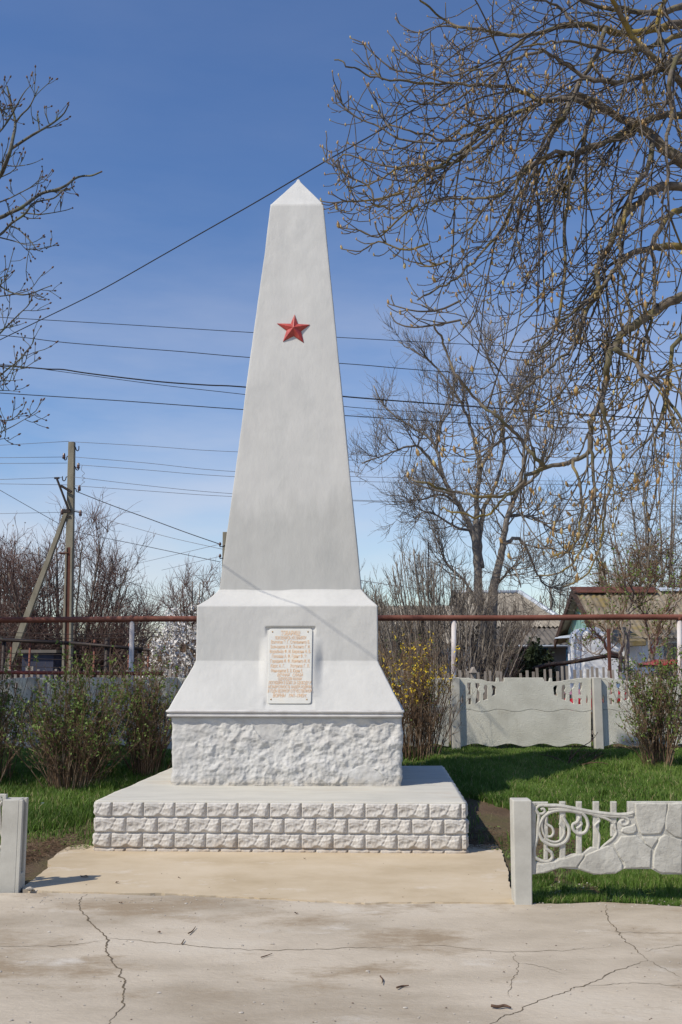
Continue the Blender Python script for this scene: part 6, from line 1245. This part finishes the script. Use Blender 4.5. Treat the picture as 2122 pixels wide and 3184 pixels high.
# low broad-leaved weeds along the near edge and the soil
n = 16000; X = np.concatenate([Rg.uniform(1.3, 3.3, n), Rg.uniform(-4.2, -2.2, n // 2), Rg.uniform(1.2, 2.1, n // 3)]); Y = np.concatenate([Rg.uniform(7.02, 7.75, n), Rg.uniform(7.6, 10, n // 2), Rg.uniform(7.3, 9.8, n // 3)])
nz = vnoise(X, Y, 6, 31); k = (nz > .52) & (Y > pave_edge(X) + .02) & (dens_all(X, Y) > 0); X, Y = X[k], Y[k]; Z = ground_z(X, Y)
Cn = np.stack([X, Y, Z + Rg.uniform(.004, .03, len(X))], 1); U_ = unit(Rg.normal(size=Cn.shape) * [1, 1, .35]); Vv = unit(np.cross(U_, [[0, 0, 1.]]) + Rg.normal(0, .2, Cn.shape)); s = Rg.uniform(.004, .011, len(X))[:, None]
mb = MB(); mb.quads(Cn, U_ * s, Vv * s * .7); w_ = mb.build('weeds', M['leaf'], smooth=False); w_['kind'] = 'stuff'

# ------------------------------------------------------------------ small litter
n = 2600; cst_ = np.array([onground(78, 1968)[:2], onground(95, 1945)[:2], onground(70, 1990)[:2], onground(1120, 1940)[:2]]); ci = Rg.integers(0, 4, n); XY = cst_[ci] + Rg.normal(0, 1, (n, 2)) * np.array([.16, .16]) * np.where(ci == 3, 1.4, 1)[:, None]
Sg = np.stack([XY[:, 0], XY[:, 1], ground_z(XY[:, 0], XY[:, 1]) + Rg.uniform(.005, .04, n)], 1); keep = dens_all(XY[:, 0], XY[:, 1]) > 0; Sg = Sg[keep]; P = grow(Sg, Rg.normal(0, 1, Sg.shape) * [1, 1, .25], Rg.uniform(.03, .14, len(Sg)), 3, .2, -.1, Rg)
mb = MB(); mb.tubes(P, radii(np.full(len(Sg), .0018), 3), 3); q_ = mb.build('dry_straw', M['twig_brown']); q_['kind'] = 'stuff'
def pebble(mb, c, s, R_):
    V = []; 
    for j, (z, q) in enumerate(((-.5, .5), (0, 1), (.45, .75))):
        for i in range(7): a = i * 2 * math.pi / 7; k = q * R_.uniform(.75, 1.2); V.append((c[0] + s[0] * k * math.cos(a), c[1] + s[1] * k * math.sin(a), c[2] + s[2] * (z + R_.uniform(-.1, .1))))
    V.append((c[0], c[1], c[2] + s[2] * .8)); Q = [(r * 7 + i, r * 7 + (i + 1) % 7, r * 7 + 7 + (i + 1) % 7, r * 7 + 7 + i) for r in (0, 1) for i in range(7)]; mb.add(V, Q, [(14 + i, 14 + (i + 1) % 7, 21) for i in range(7)])
mb = MB(); c = atZ(69, 2045, .012); pebble(mb, c + [0, 0, .008], (.032, .02, .022), Rg); tag(mb.build('stone', M['stonepeb'], smooth=False), 'whitish broken stone at the foot of the left fence post', 'stone')
mb = MB(); pebble(mb, c + [.055, -.02, 0], (.012, .01, .01), Rg)
for i in range(230):
    x = Rg.uniform(0, 1568); y = 2060 + 290 * Rg.random() ** 1.4; p = atZ(x, y, .002); s = Rg.uniform(.0025, .006) if Rg.random() < .93 else .010; pebble(mb, p, (s * 1.3, s, s * .7), Rg)
for i in range(90):
    x = Rg.uniform(1100, 1250) if i % 2 else Rg.uniform(60, 800); p = atZ(x, 2068 + Rg.normal(0, 6), .003); pebble(mb, p, (.006, .005, .004), Rg)
for i in range(110):
    x = Rg.uniform(1225, 1568); p = atZ(x, Rg.uniform(2025, 2085), 0); p[2] = max(float(ground_z(p[0], p[1])), -.005) + .004; pebble(mb, p, (.008, .007, .006), Rg)
o = mb.build('gravel', M['stonepeb'], smooth=False); o['kind'] = 'stuff'
mb = MB()
for i in range(130):
    x = Rg.uniform(0, 1568); y = 1975 + 375 * Rg.random(); p = atZ(x, y, .003 if y > 2085 else .012); s = Rg.uniform(.0015, .004)
    if abs(p[0]) < 2.0 or y > 2085: pebble(mb, p, (s * 1.6, s, s * .5), Rg)
o = mb.build('crumbs', M['wood_dead'], smooth=False); o['kind'] = 'stuff'
def twig(label, pts, r, cat='twig', name='twig', z=.006):
    P = np.array([atZ(x, y, z) for x, y in pts]); P[:, 2] += Rg.uniform(0, .008, len(P)); mb = MB(); mb.poly(P, [r] * (len(P) - 1) + [r * .5], 6); return tag(mb.build(name, M['wood_dead']), label, cat, 'twigs on the concrete')
twig('dark twig lying near the joint at the right bottom of the pavement', [(1129, 2314), (1145, 2316), (1160, 2314), (1175, 2317)], .007)
twig('forked thin twig on the pavement below the middle of the slab', [(874, 2245), (880, 2252), (878, 2262)], .004); twig('short curved twig right of the forked twig on the pavement', [(912, 2272), (925, 2266), (940, 2266)], .005)
twig('thin straight twig on the pavement left of centre', [(433, 2147), (442, 2140), (450, 2131)], .004); twig('tiny twig beside the long crack, left of centre', [(418, 2169), (424, 2160)], .004); twig('faint slanted twig under the long crack at the centre left', [(600, 2200), (612, 2196), (626, 2192)], .003)
def leafp(label, x, y, w, h, z):
    c = atZ(x, y, z); mb = MB(); V = []; n = 9
    for i in range(n): a = i * 2 * math.pi / n; V.append((c[0] + w * math.cos(a) * Rg.uniform(.7, 1.1), c[1] + h * math.sin(a) * Rg.uniform(.7, 1.1), c[2] + Rg.uniform(.002, .014)))
    V.append((c[0], c[1], c[2] + .004)); mb.add(V, None, [(i, (i + 1) % n, n) for i in range(n)]); tag(mb.build('dead_leaf', M['wood_dead'], smooth=False), label, 'leaf', 'dead leaves on the concrete')
leafp('largest dark curled leaf in the shadow of the left post', 278 * .7, 2015, .040, .018, .012)
leafp('small dark leaf on the beige path left of centre', 269, 2029, .014, .01, .012); leafp('dark leaf on the grey pavement left, just below the path', 278, 2076, .017, .009, .003); leafp('dark leaf on the grey pavement below the middle of the path', 681, 2099, .014, .01, .003)
leafp('small leaf low on the left pavement beside the wide crack', 366, 2144, .013, .008, .003); leafp('tiny leaf on the beige path at the centre', 412, 2018, .010, .007, .012); leafp('tiny leaf high on the beige path near the slab', 700, 1974, .012, .007, .012)
for lb, (x, y), s in (('white scrap of litter in the grass near the left fence post', (97, 1860), .028), ('small white scrap of litter in the dark grass beside the slab corner', (252, 1768), .022)):
    p = onground(x, y); mb = MB(); V = [p + [Rg.uniform(-s, s), Rg.uniform(-s, s), .05 + Rg.uniform(0, s)] for _ in range(9)]; mb.add(V, None, [(0, 1, 2), (1, 2, 3), (2, 3, 4), (3, 4, 5), (4, 5, 6), (5, 6, 7), (6, 7, 8)]); tag(mb.build('litter', M['paper'], smooth=False), lb, 'litter', 'white litter scraps')
